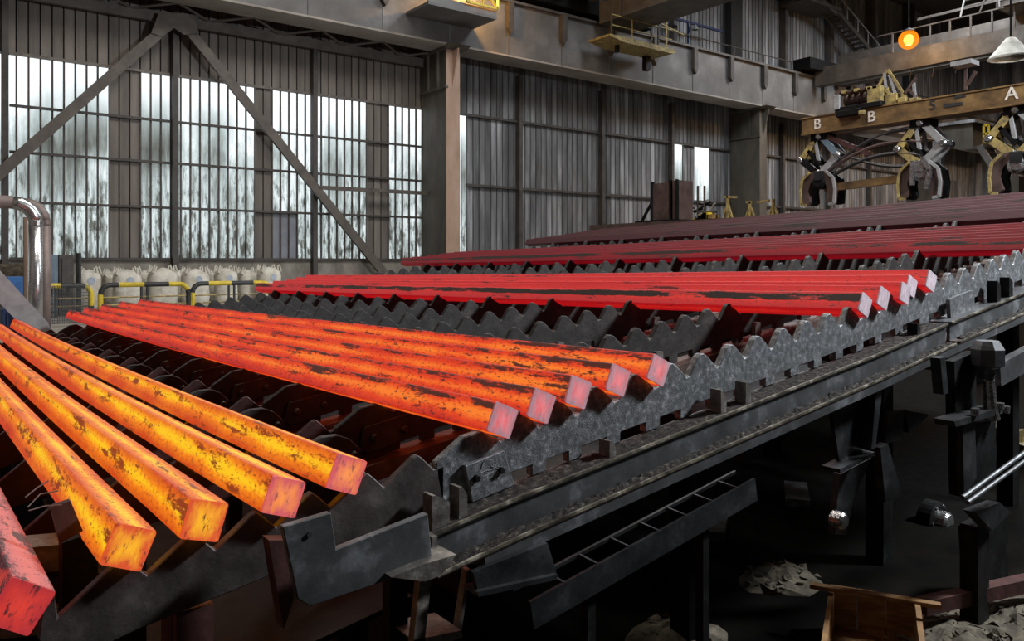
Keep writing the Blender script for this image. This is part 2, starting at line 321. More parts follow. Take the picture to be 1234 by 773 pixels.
# ------------------------------------------------------------------ shell of the hall
XW0, XW1, YW = -9.0, 76.0, 32.0
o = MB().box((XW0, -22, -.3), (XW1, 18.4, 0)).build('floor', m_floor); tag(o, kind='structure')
o = MB().box((XW0, 18.4, -.3), (XW1, YW+.4, 1.6)).build('floor', m_conc); tag(o, kind='structure')
o = MB().box((XW0, -22, 24), (XW1, YW+.4, 24.3)).build('ceiling', m_roof); tag(o, kind='structure')
o = MB().box((XW0-.3, -22, -.3), (XW0, YW+.4, 24.3)).build('wall_left', m_clad); tag(o, kind='structure')
o = MB().box((XW0, -22.3, -.3), (XW1, -22, 24.3)).build('wall_front', m_clad); tag(o, kind='structure')

SW = .3575
def strip_mesh(name, wd, h, m, flat=False):
    """one roll-formed sheet: flat pan with a folded rib along one edge, thin but solid"""
    if flat: prof = [(0, 0), (wd, 0), (wd, .012), (0, .012)]
    else:
        top = [(0, 0), (.015, -.035), (.045, -.035), (.06, 0), (wd*.55, -.004), (wd, 0)]
        prof = top+[(x, y+.012) for x, y in reversed(top)]
    return MB().prismZ(prof, 0, h).mesh(name, m)
_sm = {}
def strip(name, parent, x, z0, z1, m, flat=False, y=YW-.03):
    k = (name, round(z1-z0, 3), m.name, flat)
    if k not in _sm: _sm[k] = strip_mesh(name, SW-.03, z1-z0, m, flat)
    o = bpy.data.objects.new(name, _sm[k]); o.location = Vector((x, y, z0))-parent.location; link(o, parent); return o
wall = MB().box((XW0, YW+.06, 10.33), (XW1, YW+.3, 24.3)).build('wall_back', m_backing); tag(wall, kind='structure')
dado = MB().box((XW0, YW-.12, 1.6), (XW1, YW+.3, 3.3)).build('wall_back_dado', m_conc); tag(dado, kind='structure')
PANES = [(-9, 5.89), (6.93, 11.05), (12.05, 16.22), (17.3, 19.05), (21.15, 21.47)]
win = {}
def window(i):
    if i not in win:
        o = bpy.data.objects.new('window_%d' % i, None); o.location = (0, YW, 3.3); link(o); tag(o, kind='structure'); win[i] = o
    return win[i]
ROWS = [(3.3, 5.25), (5.25, 6.95), (6.95, 8.53), (8.53, 10.33)]
lowwall = bpy.data.objects.new('wall_back_lower', None); lowwall.location = (0, YW, 3.3); link(lowwall); tag(lowwall, kind='structure')
upwall = bpy.data.objects.new('wall_back_upper', None); upwall.location = (0, YW, 15); link(upwall); tag(upwall, kind='structure')
back = []                                                     # opaque backing where there is no window
k0 = int((XW0-2.69)/SW)
k = k0
while 2.69+SW*(k+1) < XW1:
    x = 2.69+SW*k; c = x+SW/2; k += 1
    if x < -4.5: continue
    wi = next((i for i, (a, b) in enumerate(PANES) if a-.05 < c < b+.1), None)
    clad = m_clad if c < 20.5 else m_cladgrey
    hi = 36.27 <= c < 37.5 or 38.4 <= c < 39.7
    if wi is not None and not (20 < c < 21):
        for r, (z0, z1) in enumerate(ROWS):
            if r == 0 and 12.0 < c < 13.1:
                strip('cladding_panel', lowwall, x, z0, z1, m_greysheet, True); back.append((x, z0, z1)); continue
            strip('pane', window(wi+1), x, z0, z1, m_pane)
        if wi < 4:
            b = MB().box((x-.035, YW-.10, 3.3), (x+.025, YW-.02, 10.33)).build('glazing_bar', m_post, window(wi+1))
    elif hi:
        for z0, z1 in ROWS[2:]: strip('pane', window(6 if c < 38 else 7), x, z0, z1, m_pane, True)
        strip('cladding_panel', lowwall, x, 3.3, 6.95, clad); back.append((x, 3.3, 6.95))
    else:
        strip('cladding_panel', lowwall, x, 3.3, 10.33, clad); back.append((x, 3.3, 10.33))
    if c < 62 or k % 1 == 0: strip('cladding_panel', wall, x, 10.33, 15.0, clad)
    if c > 22: strip('cladding_panel', upwall, x, 15.0, 23.9, m_cladgrey)
bk = MB()
for x, z0, z1 in back: bk.box((x, YW+.03, z0), (x+SW, YW+.06, z1))
bk.build('backing_sheet', m_backing, lowwall)
# little bright window high on the upper wall
o = bpy.data.objects.new('window_8', None); o.location = (59, YW-.1, 17); link(o); tag(o, kind='structure')
p0, p1 = at(1045, 52, YW-.1), at(1053, 30, YW-.1)
MB().box((p0.x, YW-.13, p0.z), (p1.x, YW-.1, p1.z)).build('pane', emit('daylight_pane', (1, 1, 1), 1.3), o)
MB().box((p0.x-.1, YW-.1, p0.z-.1), (p1.x+.1, YW-.06, p1.z+.1)).build('window_frame', m_cladgrey, o)

for x in (2.69, 8.15, 13.72, 24.67, 30.4, 36.05, 47.2, 52.8, 58.4, 70):                      # wall posts and girts
    MB().box((x-.1, YW-.42, 1.6), (x+.1, YW-.1, 12.6)).build('post', m_post, lowwall)
for a, b in ((-6, 2.55), (2.83, 8.0), (8.3, 13.6), (13.85, 19.0)):
    for z in (5.25, 6.95, 8.53): MB().box((a, YW-.2, z-.045), (b, YW-.09, z+.045)).build('girt', m_post, lowwall)
    MB().box((a, YW-.2, 3.24), (b, YW-.09, 3.36)).build('girt', m_post, lowwall)
    MB().box((a, YW-.15, 10.26), (b, YW-.09, 10.36)).build('girt', m_clad, lowwall)
for a, b in ((21.5, 24.57), (24.77, 30.3), (30.5, 35.95), (36.15, 41.7), (42.5, 47.1), (47.3, 52.7), (52.9, 58.3), (58.5, 69.9)):
    for z in (6.92, 10.3): MB().box((a, YW-.22, z-.06), (b, YW-.09, z+.06)).build('girt', m_post, lowwall)
for x, wd in ((30.4, .3), (36.05, .3), (41.8, 1.1), (47.2, .3), (52.8, .35), (58.4, .3), (64.3, 1.0)):
    MB().box((x-wd/2, YW-.6, 15.2), (x+wd/2, YW-.1, 23.9)).build('post', m_backing if wd > .9 else m_post, upwall)
# K-brace
def brace(p, q, nm='brace', m=m_brace, a=.36, b=.16, par=lowwall): MB().beam(p, q, a, b, (0, 1, 0)).build(nm, m, par)
YB = 31.3
brace(at(-75, 275, YB), at(203, 30, YB)); brace(at(226, 35, YB), at(463, 330, YB))
brace(at(383, 226, YB), at(514, 233, YB), a=.16, b=.16)
pl = [at(x, y, YB-.12) for x, y in ((192, 14), (232, 18), (240, 40), (222, 42), (210, 34), (196, 44), (182, 40))]
MB().prismY([(p.x, p.z) for p in pl], YB-.14, YB-.1).build('gusset_plate', m_brace, lowwall)

# hall columns
for i, x in enumerate((-3.76, 19.0, 41.76, 64.5)):
    c = MB(); c.box((x, 29.7, 1.6), (x+.67, 29.8, 12.75)); c.box((x+.0, 31.75, 1.6), (x+.67, 31.85, 12.75)); c.box((x+.02, 29.8, 1.6), (x+.10, 31.75, 12.75))
    col = c.build('column', m_col); tag(col, kind='structure')
    L = col.location
    MB().box((x-.02, 29.66, 1.6), (x+.69, 29.70, 12.7)).build('flange', m_colbrown if i == 1 else m_col, col)
    MB().box((x-.10, 29.6, 10.9), (x+.05, 31.8, 11.0)).build('stiffener', m_col, col)
    for y in (30.3, 31.1): MB().box((x-.10, y, 11.0), (x+.02, y+.08, 12.7)).build('stiffener', m_col, col)
    MB().prismX([(29.1, 12.75), (31.85, 12.75), (31.85, 12.6), (29.4, 12.6)], x-.2, x+.9).build('cap_plate', m_col, col)
    MB().prismX([(29.66, 12.6), (29.2, 12.6), (29.66, 11.0)], x+.3, x+.36).build('stiffener', m_colbrown if i == 1 else m_col, col)

# crane runway girder along the wall
g = MB(); g.box((-9, 29.45, 12.75), (XW1, 29.5, 15.2)); g.box((-9, 30.6, 12.75), (XW1, 30.65, 15.2))
gir = g.build('beam_crane_runway', m_girder); tag(gir, kind='structure')
MB().box((-9, 29.35, 12.7), (XW1, 30.75, 12.78)).build('bottom_flange', m_flange, gir)
MB().box((-9, 29.25, 15.2), (XW1, 31.9, 15.32)).build('top_flange', m_crane, gir)
MB().box((-9, 29.7, 15.32), (XW1, 29.82, 15.5)).build('crane_rail', m_post, gir)
x = -7.0
while x < 74:
    MB().prismY([(x-.16, 15.2), (x+.16, 15.2), (x+.16, 14.0), (x, 13.75), (x-.16, 14.0)], 29.2, 29.45).build('stiffener', m_post, gir)  # dark tapered prism: stiffener and its shadow in one shape
    MB().box((x-.03, 29.42, 12.78), (x+.03, 29.45, 13.9)).build('seam_strip', m_girder, gir); x += 3.25
MB().box((-9, 31.55, 12.15), (19, 31.75, 12.55)).build('trim_1', m_brace)
tag(bpy.data.objects['trim_1'], kind='structure')
x = -6.
t = bpy.data.objects['trim_1']
while x < 18:
    MB().tube([(x, 30.7, 12.72), (x+1.4, 31.6, 12.5)], .05, 6).build('lattice_bar', m_brace, t)
    MB().tube([(x+1.4, 31.6, 12.5), (x+2.8, 30.7, 12.72)], .05, 6).build('lattice_bar', m_brace, t); x += 2.8
# walkway handrail on the girder
hr = thing('handrail', (45, 31, 15.32), 'thin dark steel handrail along the top of the wall girder', 'railing')
MB().tube([(33, 30.6, 16.4), (75, 30.6, 16.4)], .035, 6).build('top_rail', m_post, hr)
MB().tube([(33, 30.6, 15.85), (75, 30.6, 15.85)], .025, 6).build('middle_rail', m_post, hr)
x = 33.
while x <= 75: MB().tube([(x, 30.6, 15.32), (x, 30.6, 16.4)], .03, 6).build('stanchion', m_post, hr); x += 1.5

# end wall of the hall, dark corrugated sheets
ew = MB().box((XW1, -22, -.3), (XW1+.3, YW+.4, 24.3)).build('wall_right', m_backing); tag(ew, kind='structure')
ms = MB().prismZ([(0, 0), (0, .62), (-.1, .68), (-.1, .9), (0, .96), (.02, .96), (.02, 0)], 0, 22).mesh('cladding_panel', m_cladgrey)
for i in range(52):
    o = bpy.data.objects.new('cladding_panel', ms); o.location = Vector((XW1-.03, -18+i*.97, 1.0))-ew.location; link(o, ew)

# ------------------------------------------------------------------ cooling bed: bars and racks
ZB = [(-1, 1.83), (.7, 2.078), (1.63, 2.214), (2.533, 2.357), (3.747, 2.523), (6.2, 2.853), (7.33, 3.03), (9.83, 3.385), (11.4, 3.61), (13.7, 3.93), (17, 4.4), (24, 5.4)]
def zb(x):
    for (a, za), (b, zc) in zip(ZB, ZB[1:]):
        if x <= b: return za+(zc-za)*(x-a)/(b-a)
    return ZB[-1][1]
Y0 = 3.4
BILLETS = {  # group: [(x, z or None, roll, slope down towards the far end, y offset)]
 'A': [(.325, 1.985, 33, .012, -.12), (.70, 2.078, 23, .012, 0), (.99, 2.126, 17, .012, 0), (1.33, 2.163, 20, .012, 0), (1.632, 2.214, 22, .012, 0)],
 'B': [(2.533, 2.357, 24, .012, 0), (2.80, 2.404, 24, .012, 0), (3.074, 2.452, 21, .012, 0), (3.393, 2.493, 23, .012, 0), (3.747, 2.523, 26, .012, 0)],
 'C': [(6.20, 2.853, 27, .0160, 0), (6.49, 2.90, 24, .0160, 0), (6.855, 2.931, 19, .0163, 0), (7.07, 2.985, 24, .0166, .05), (7.327, 3.03, 25, .0166, 0)],
 'D': [(9.83, 3.378, 24, .0129, 0), (10.14, 3.426, 24, .014, 0), (10.46, 3.474, 24, .015, 0), (10.78, 3.522, 24, .016, 0), (11.09, 3.57, 24, .017, 0), (11.4, 3.617, 24, .0186, 0)],
 'E': [(13.72, 3.94, 24, .0150, 0), (14.05, 4.01, 24, .017, 0), (14.38, 4.08, 24, .0195, 0), (14.71, 4.15, 24, .0215, 0), (15.04, 4.23, 24, .024, 0), (15.37, 4.31, 24, .0265, 0), (15.7, 4.40, 24, .029, 0)],
}
ORD = ['first', 'second', 'third', 'fourth', 'fifth', 'sixth', 'seventh', 'eighth', 'ninth', 'tenth', 'eleventh', 'twelfth', 'thirteenth', 'fourteenth']
LOOK = {'A': 'yellow-orange glowing square steel billet', 'B': 'orange-red glowing square steel billet', 'C': 'bright red square steel billet with pale end', 'D': 'dull crimson square steel billet', 'E': 'dark maroon cooled square steel billet'}
GRP = {'A': 'yellow-orange glowing billets', 'B': 'orange-red glowing billets', 'C': 'bright red billets', 'D': 'dull crimson billets', 'E': 'dark maroon billets'}
def billet_body(L, bow, seed):
    r_ = random.Random(seed); c = .010; h = HB
    sec = []
    for sx, sz in ((1, 1), (1, -1), (-1, -1), (-1, 1)):
        pts = [(sx*h, sz*(h-c)), (sx*(h-.3*c), sz*(h-.3*c)), (sx*(h-c), sz*h)]
        sec += pts if sx*sz < 0 else pts[::-1]
    sec = sorted(sec, key=lambda p: math.atan2(p[1], p[0])); n = len(sec); K = 24
    ph = r_.uniform(0, 6)
    v = []
    for i in range(K+1):
        t = i/K; y = .012+t*(L-.024); dx = bow[0]*4*t*(1-t)+.006*math.sin(5*t+ph); dz = -bow[1]*4*t*(1-t)
        v += [(a+dx*(0 < i), y, b+dz) for a, b in sec]
    f = [(i*n+j, i*n+(j+1) % n, (i+1)*n+(j+1) % n, (i+1)*n+j) for i in range(K) for j in range(n)]
    m = MB().add(v, f+[tuple(range(n)), tuple(range((K+1)*n-1, K*n-1, -1))]); m.sec = sec; return m
for gk, bars in BILLETS.items():
    for i, (x, z, roll, sl, dy) in enumerate(bars):
        L = 13.85+rnd.uniform(-.15, .15)
        if gk == 'B': L = 13.65
        bow = (rnd.uniform(-.015, .015), {'A': .05, 'B': .025}.get(gk, .012))
        m = billet_body(L, bow, i*7+ord(gk))
        body = bpy.data.objects.new('steel_billet', m.mesh('steel_billet', mb['A0' if gk == 'A' and i == 0 else gk+'1' if gk in 'CD' and i == 0 else gk])); link(body)
        body.location = (x, Y0+dy, z); body.rotation_mode = 'YXZ'; body.rotation_euler = (-sl, R(roll), rnd.uniform(-.0012, .0012))
        place = ORD[i]+' up the incline' if i else 'lowest on the incline'
        tag(body, '%s, %s of %s' % (LOOK[gk], place, 'five six seven'.split()[len(bars)-5]), 'billet', GRP[gk])
        e = MB().prismY([(a*.985, b*.985) for a, b in m.sec], 0, .013)
        me = e.mesh('cut_end', me_end['A0' if gk == 'A' and i == 0 else 'A4' if gk == 'A' and i in (3, 4) else gk])
        for k, yy in enumerate((0, L-.013)):
            ce = bpy.data.objects.new('cut_end', me); ce.location = (0, yy, 0); link(ce, body)
            if gk in 'BC': ce['label'] = 'pale sawn end face'

def rack_profile(x0, x1, first=None, drop=0.0):
    """outline of a toothed plate: valleys under the billets, rounded peaks between them, notches along the foot"""
    vx = []
    for gk in 'BCDE': vx += [b[0]+.03 for b in BILLETS[gk] if not (gk == 'C' and b[0] == 7.07)]
    full = []; vx.sort()
    for a, b in zip(vx, vx[1:]):
        n = max(1, round((b-a)/.318)); full += [a+(b-a)*i/n for i in range(n)]
    full.append(vx[-1])
    while full[-1] < x1: full.append(full[-1]+.318)
    full = [v for v in full if x0 < v < x1]
    top = list(first or [(x0, zb(x0)-.18), (x0+.15, zb(x0)-.085)])
    for a, b in zip(full, full[1:]):
        za, zc = zb(a-.03)-.125, zb(b-.03)-.125; w_ = b-a; zp = (za+zc)/2+.125
        top += [(a, za), (a+.10*w_, za+.012), (a+.36*w_, zp-.022), (a+.45*w_, zp), (a+.55*w_, zp+.004), (a+.66*w_, zp-.014), (a+.90*w_, zc+.03)]
    xe = full[-1]; top.append((xe, zb(xe)-.12)); 
    bot = []
    for i, v in enumerate(full[:-1]):
        nx = full[i+1]; w_ = nx-v
        def zf(x): return zb(x)-.385
        bot += [(v+.05, zf(v+.05)), (v+.05, zf(v+.05)+.062), (v+.05+.62*w_, zf(v+.05+.62*w_)+.062), (v+.05+.62*w_, zf(v+.05+.62*w_))]
    bot = [(xe, zb(xe)-.385)]+bot[::-1]+[(top[0][0]+.04, zb(top[0][0])-.385)]
    return [(x, z-drop) for x, z in top+bot]
XE = 16.5
STATIONS = [3.46]+[4.645+1.262*i for i in range(10)]
first = [(2.16, 2.10), (2.155, 2.175), (2.33, 2.285), (2.44, 2.30)]
prof = rack_profile(2.5, XE, first)
def angle_rail(y, x0, x1, m, dz):                             # angle iron under a rack, following the incline
    b = MB(); xs = [x0, 3.747, 6.2, 9.83, 13.7, x1]
    for a, c in zip(xs, xs[1:]):
        za, zc = zb(a)-.39+dz, zb(c)-.39+dz
        for (ya, yb, h0, h1) in ((y-.11, y+.11, -.02, 0), (y-.11, y-.09, -.11, -.02)):
            b.add([(a,ya,za+h0),(a,yb,za+h0),(a,yb,za+h1),(a,ya,za+h1),(c,ya,zc+h0),(c,yb,zc+h0),(c,yb,zc+h1),(c,ya,zc+h1)],
                  [(0,1,2,3),(7,6,5,4),(0,4,5,1),(1,5,6,2),(2,6,7,3),(3,7,4,0)])
    return b
def near_saw():
    vx = [.50, .783, 1.053, 1.32, 1.579, 1.858, 2.14]
    zl = lambda x: 1.93+.158*(x-.783)
    top = [(.40, 1.78), (.415, 1.90), (.435, 1.935), (.455, 1.93), (.465, 1.84)]
    for a, b in zip(vx, vx[1:]): 
        if a > .5: top += [(a, zl(a))]
        top += [(b-.115, zl(b)+.075), (b-.09, zl(b)+.085), (b-.065, zl(b)+.065)]
    top += [(2.14, zl(2.14)), (2.2, zl(2.2))]
    return top+[(2.2, zl(2.2)-.20), (.75, 1.72), (.5, 1.66), (.43, 1.68)]
saw = near_saw()
proto = None; proto2 = None
for i, y in enumerate(STATIONS):
    dz = -.0168*(y-3.46)
    lab = 'light grey worn toothed rack plate carrying the billets at their sawn ends' if i == 0 else 'sooty toothed rack, %s behind the light grey front rack, under the billets' % ORD[i-1]
    t = thing('toothed_rack', (2.2, y, 2.0+dz), lab, 'rack', None if i == 0 else 'sooty toothed racks')
    if i == 0:
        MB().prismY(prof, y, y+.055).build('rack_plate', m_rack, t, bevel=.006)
        pl = [at(*q, y-.03) for q in ((560, 562), (607, 543), (620, 585), (569, 606))]
        sp = MB().prismY([(p.x, p.z) for p in pl], y-.035, y).build('splice_plate', m_rack, t, bevel=.004)
        for q in ((574, 577), (604, 567)):
            p = at(*q, y-.04); MB().lathe([(.016, -.012), (.02, 0), (.02, .03)], (p.x, y-.045, p.z), 'Y', 8).build('bolt', m_black, t)
        scr = MB(); r2 = random.Random(3)
        for q in range(16):
            p = at(590+r2.uniform(-18, 14), 570+r2.uniform(-9, 8), y-.037); a = r2.uniform(-.4, 1.2); l = r2.uniform(.02, .06)
            scr.beam((p.x, y-.037, p.z), (p.x+l*math.cos(a), y-.037, p.z+l*math.sin(a)), .002, .004, (0, 1, 0))
        s_ = scr.build('chalk_scribble', m_chalk, t); s_['label'] = 'white chalk scribble'
    else:
        if proto is None:
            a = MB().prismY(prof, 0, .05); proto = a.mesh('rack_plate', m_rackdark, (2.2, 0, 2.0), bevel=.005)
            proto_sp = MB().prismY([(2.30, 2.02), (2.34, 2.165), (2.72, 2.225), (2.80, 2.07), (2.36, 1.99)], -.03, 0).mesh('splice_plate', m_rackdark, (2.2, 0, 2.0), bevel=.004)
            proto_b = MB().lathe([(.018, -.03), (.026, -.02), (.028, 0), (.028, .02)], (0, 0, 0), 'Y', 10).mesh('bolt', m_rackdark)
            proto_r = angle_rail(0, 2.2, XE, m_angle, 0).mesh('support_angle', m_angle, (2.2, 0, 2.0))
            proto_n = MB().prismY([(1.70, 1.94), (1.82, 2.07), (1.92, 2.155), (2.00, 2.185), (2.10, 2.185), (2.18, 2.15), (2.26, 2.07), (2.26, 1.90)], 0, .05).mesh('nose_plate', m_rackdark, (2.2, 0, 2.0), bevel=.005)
        if i in (1, 2):
            for q in ((792, 392), (911, 403)):
                p = at(*q, 4.54); zz = zb(p.x)-.39+dz; MB().box((p.x, y-.1, zz), (p.x+.08, y-.06, zz+.17)).build('stop_plate', m_edge, t)
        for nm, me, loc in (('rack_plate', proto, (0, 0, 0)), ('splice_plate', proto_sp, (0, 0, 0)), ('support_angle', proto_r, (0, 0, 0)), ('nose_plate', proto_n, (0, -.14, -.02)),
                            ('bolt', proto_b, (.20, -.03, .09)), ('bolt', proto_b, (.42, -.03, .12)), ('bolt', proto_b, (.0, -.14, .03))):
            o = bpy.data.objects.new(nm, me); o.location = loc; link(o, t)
    # lower run of the same bed with saw-cut teeth, in front of the step
    s = thing('saw_tooth_rack', (.5, y-.0, 1.7+dz), 'dark saw-toothed plate with red-lit edges under the yellow billets\' sawn ends' if i == 0 else 'dark saw-toothed plate, %s behind the front one, under the yellow billets' % ORD[i-1], 'rack', None if i == 0 else 'saw-toothed plates')
    if proto2 is None: proto2 = MB().prismY(saw, 0, .05).mesh('rack_plate', m_glowred, (.5, 0, 1.7), bevel=.005)
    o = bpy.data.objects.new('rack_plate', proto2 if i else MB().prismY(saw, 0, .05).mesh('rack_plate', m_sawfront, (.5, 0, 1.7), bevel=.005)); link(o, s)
    if i: s.location.y += .06
    MB().box((.9, y+.02, 1.0), (1.05, y+.1, 1.74+dz)).build('web_plate', m_rustpink if i == 0 else m_black, s)
    MB().box((1.9, y+.02, 1.0), (2.0, y+.1, 1.9+dz)).build('web_plate', m_black, s)

# cross beams below the bed, and legs
for i, x in enumerate((2.6, 5.2, 8.3, 11.6, 15.2)):
    z = zb(x)-.95
    t = thing('bed_cross_beam', (x, 10, 0), 'black cross beam on legs beneath the toothed racks, %s up the incline' % ORD[i], 'beam')
    MB().beam((x, 3.75, z+.04), (x, 16.9, z+.04-.0168*13.1), .24, .28).build('beam', m_black, t)
    for y in (4.4, 8, 12, 16): MB().box((x-.1, y-.1, 0), (x+.1, y+.1, z-.10-.0168*(y-3.75))).build('leg', m_black, t)
t = thing('shade_tray', (8, 10, 0), 'black plates added below the racks to shade the pit, seen through the gaps', 'tray')  # added sheets that keep light off the pit below
for a, b in zip((1.0, 2.9, 5.5, 8.6, 11.9), (2.3, 4.9, 8.0, 11.3, 14.9)):
    MB().add([(a, 3.95, zb(a)-1.02), (b, 3.95, zb(b)-1.02), (b, 16.9, zb(b)-1.25), (a, 16.9, zb(a)-1.25), (a, 3.95, zb(a)-1.05), (b, 3.95, zb(b)-1.05), (b, 16.9, zb(b)-1.28), (a, 16.9, zb(a)-1.28)],
        [(0,1,2,3),(7,6,5,4),(0,4,5,1),(1,5,6,2),(2,6,7,3),(3,7,4,0)]).build('shade_plate', m_black, t)

# ------------------------------------------------------------------ front beam (channel) below the light grey rack
fb = thing('front_channel_beam', (5, 3.3, 1.8), 'long dark channel beam below the light grey rack with debris on flange', 'beam')
def sweep(sections, xs, dz0):                                 # strips following the incline; section = (y0, y1, h0, h1)
    b = MB()
    for (ya, yb, h0, h1) in sections:
        n = len(b.v); v = []; f = []
        for x in xs:
            z = zb(x)-.395+dz0
            v += [(x,ya,z+h0),(x,yb,z+h0),(x,yb,z+h1),(x,ya,z+h1)]
        k = len(xs)
        for i in range(k-1):
            for j in range(4): f.append((i*4+j, i*4+(j+1) % 4, (i+1)*4+(j+1) % 4, (i+1)*4+j))
        f += [(3,2,1,0), ((k-1)*4, (k-1)*4+1, (k-1)*4+2, (k-1)*4+3)]
        b.add(v, f)
    return b
XA = [2.02, 2.533, 3.747, 5, 6.2, 7.0, 7.42]; XB = [7.50, 8.5, 9.83, 11.4, 13.7, XE]
YF = 3.30
for xs in (XA, XB):
    sweep([(YF, YF+.20, -.02, 0)], xs, 0).build('top_flange', m_beam, fb)
    sweep([(YF-.004, YF+.012, -.012, .003)], xs, 0).build('worn_edge', m_worn, fb)
    sweep([(YF-.074, YF-.058, -.182, -.167)], xs, 0).build('worn_edge', m_worn, fb)
    sweep([(YF+.02, YF+.05, -.17, -.02)], xs, 0).build('web', m_beam, fb)
    sweep([(YF-.07, YF+.20, -.19, -.17)], xs, 0).build('bottom_flange', m_angle, fb)
sweep([(YF-.062, YF+.08, -.262, -.192)], [2.3]+XA[1:]+XB, 0).build('lower_bar', m_beam, fb)
sweep([(YF+.20, YF+.26, -.335, -.30)], [2.9]+XA[2:]+XB, 0).build('lower_angle', m_under, fb)
MB().box((2.0, YF-.05, zb(2.0)-.395-.19), (2.03, YF+.24, zb(2)-.395+.01)).build('end_plate', m_edge, fb)
# loose scale lying on both flanges: a real crumbly surface
def debris(xs0, xs1, ya, yb, h, amp, seed):
    r_ = random.Random(seed); b = MB(); n = int((xs1-xs0)/.035); v = []; f = []
    for i in range(n+1):
        x = xs0+(xs1-xs0)*i/n; z = zb(x)-.395+h
        for j in range(5):
            edge = j in (0, 4)
            v.append((x, ya+(yb-ya)*j/4+(r_.uniform(-.008, .008)), z+(0.001 if edge else r_.uniform(.1, 1)*amp)))
    for i in range(n):
        for j in range(4): f.append((i*5+j, (i+1)*5+j, (i+1)*5+j+1, i*5+j+1))
    return b.add(v, f)
d = debris(2.05, 7.4, YF-.06, YF+.03, -.17, .022, 1).build('scale_debris', m_debris, fb); d['kind'] = 'stuff'
d = debris(2.05, 7.4, YF+.02, YF+.19, 0, .012, 2).build('scale_debris', m_debris, fb); d['kind'] = 'stuff'
d = debris(7.6, 12, YF-.06, YF+.03, -.17, .02, 3).build('scale_debris', m_debris, fb); d['kind'] = 'stuff'
# upright stop plates standing on the beam
for j, (q, wd, hh) in enumerate((((516, 600), .10, .17), ((548, 592), .05, .16), ((729, 548), .05, .10), ((863, 496), .055, .16), ((893, 484), .055, .15), ((1100, 412), .055, .1), ((1196, 352), .09, .21), ((1211, 346), .09, .20))):
    p = at(*q, YF+.07); z = zb(p.x)-.395
    MB().prismY([(p.x, z), (p.x+wd, z+.004), (p.x+wd, z+hh-.045), (p.x+.02, z+hh), (p.x, z+hh)], YF+.03, YF+.12).build('stop_plate', m_edge if j < 5 else m_black, fb)
pl = [at(*q, YF+.1) for q in ((1143, 361), (1171, 350), (1172, 376), (1145, 387))]
MB().prismY([(p.x, p.z) for p in pl], YF+.09, YF+.125).build('joint_plate', m_rack, fb)

# L-shaped plate at the low end
lp = thing('notched_end_plate', (1.4, 3.18, 1.6), 'grey L-shaped end plate with one hole, below the orange billets', 'plate')
pl = [at(*q, 3.18) for q in ((338.5, 634), (396.7, 617), (403, 661), (513, 618), (519, 680), (372, 729.5), (356.6, 720.5))]
MB().prismY([(p.x, p.z) for p in pl], 3.16, 3.20).build('plate', m_beam, lp, bevel=.004)
p = at(373, 645, 3.155); MB().lathe([(.012, -.003), (.012, .01)], (p.x, 3.155, p.z), 'Y', 10).build('bolt_hole', m_inkblack, lp)
pl = [at(*q, 3.15) for q in ((465, 692), (505, 676), (543, 665), (525, 690), (505, 697))]
MB().prismY([(q.x, q.z) for q in pl], 3.10, 3.3).build('foot_bracket', m_edge, lp)
pl = [at(*q, 3.3) for q in ((322, 650), (345, 650), (352, 720), (340, 757), (330, 700))]
MB().prismY([(q.x, q.z) for q in pl], 3.28, 3.36).build('backing_web', m_rustpink, lp)

# ------------------------------------------------------------------ frame and gear under the bed
def plate(name, pts, Y, th, m, parent=None): 
    q = [at(*p, Y) for p in pts]; return MB().prismY([(p.x, p.z) for p in q], Y, Y+th).build(name, m, parent)
t = thing('hanging_box_bracket', (2.2, 3.3, 0), 'open dark box bracket hanging below the low end of the channel beam', 'bracket')
plate('side_plate', ((506, 702), (520, 698), (512, 773), (498, 778)), 3.3, .05, m_edge, t)
plate('side_plate', ((563, 688), (567, 686), (556, 764), (551, 766)), 3.4, .05, m_edge, t)
plate('foot_plate', ((498, 772), (556, 760), (558, 768), (510, 785)), 3.3, .25, m_edge, t)
t = thing('cable_tray_box', (2.6, 3.25, 0), 'dark grey sheet box fixed under the channel beam', 'box')
plate('front_panel', ((570, 690), (660, 655), (672, 695), (577, 716)), 3.2, .03, m_under, t)
plate('lip', ((575, 714), (672, 693), (671, 699), (577, 720)), 3.17, .12, m_under, t)
# sloping lower channel
t = thing('sloping_tray_channel', (3, 3.4, 1), 'dark steel channel with laddered top sloping under the bed', 'channel')
a, b = at(640, 742, 3.2), at(910, 590, 3.2)
MB().beam(a, b, .02, .15, (0, 0, 1)).build('front_web', m_under, t)
MB().beam(a+Vector((0, .16, .08)), b+Vector((0, .16, .08)), .02, .02).build('back_bar', m_under, t)
for k in range(7): 
    if k in (1, 5): q = a.lerp(b, .12+k*.13); MB().beam(q+Vector((0, .08, -.05)), Vector((q.x, q.y+.08, 0)), .06, .06, (0, 1, 0)).build('leg', m_black, t)
    c = a.lerp(b, .12+k*.13); MB().beam(c+Vector((0, 0, .07)), c+Vector((0, .16, .08)), .015, .015).build('rung', m_under, t)
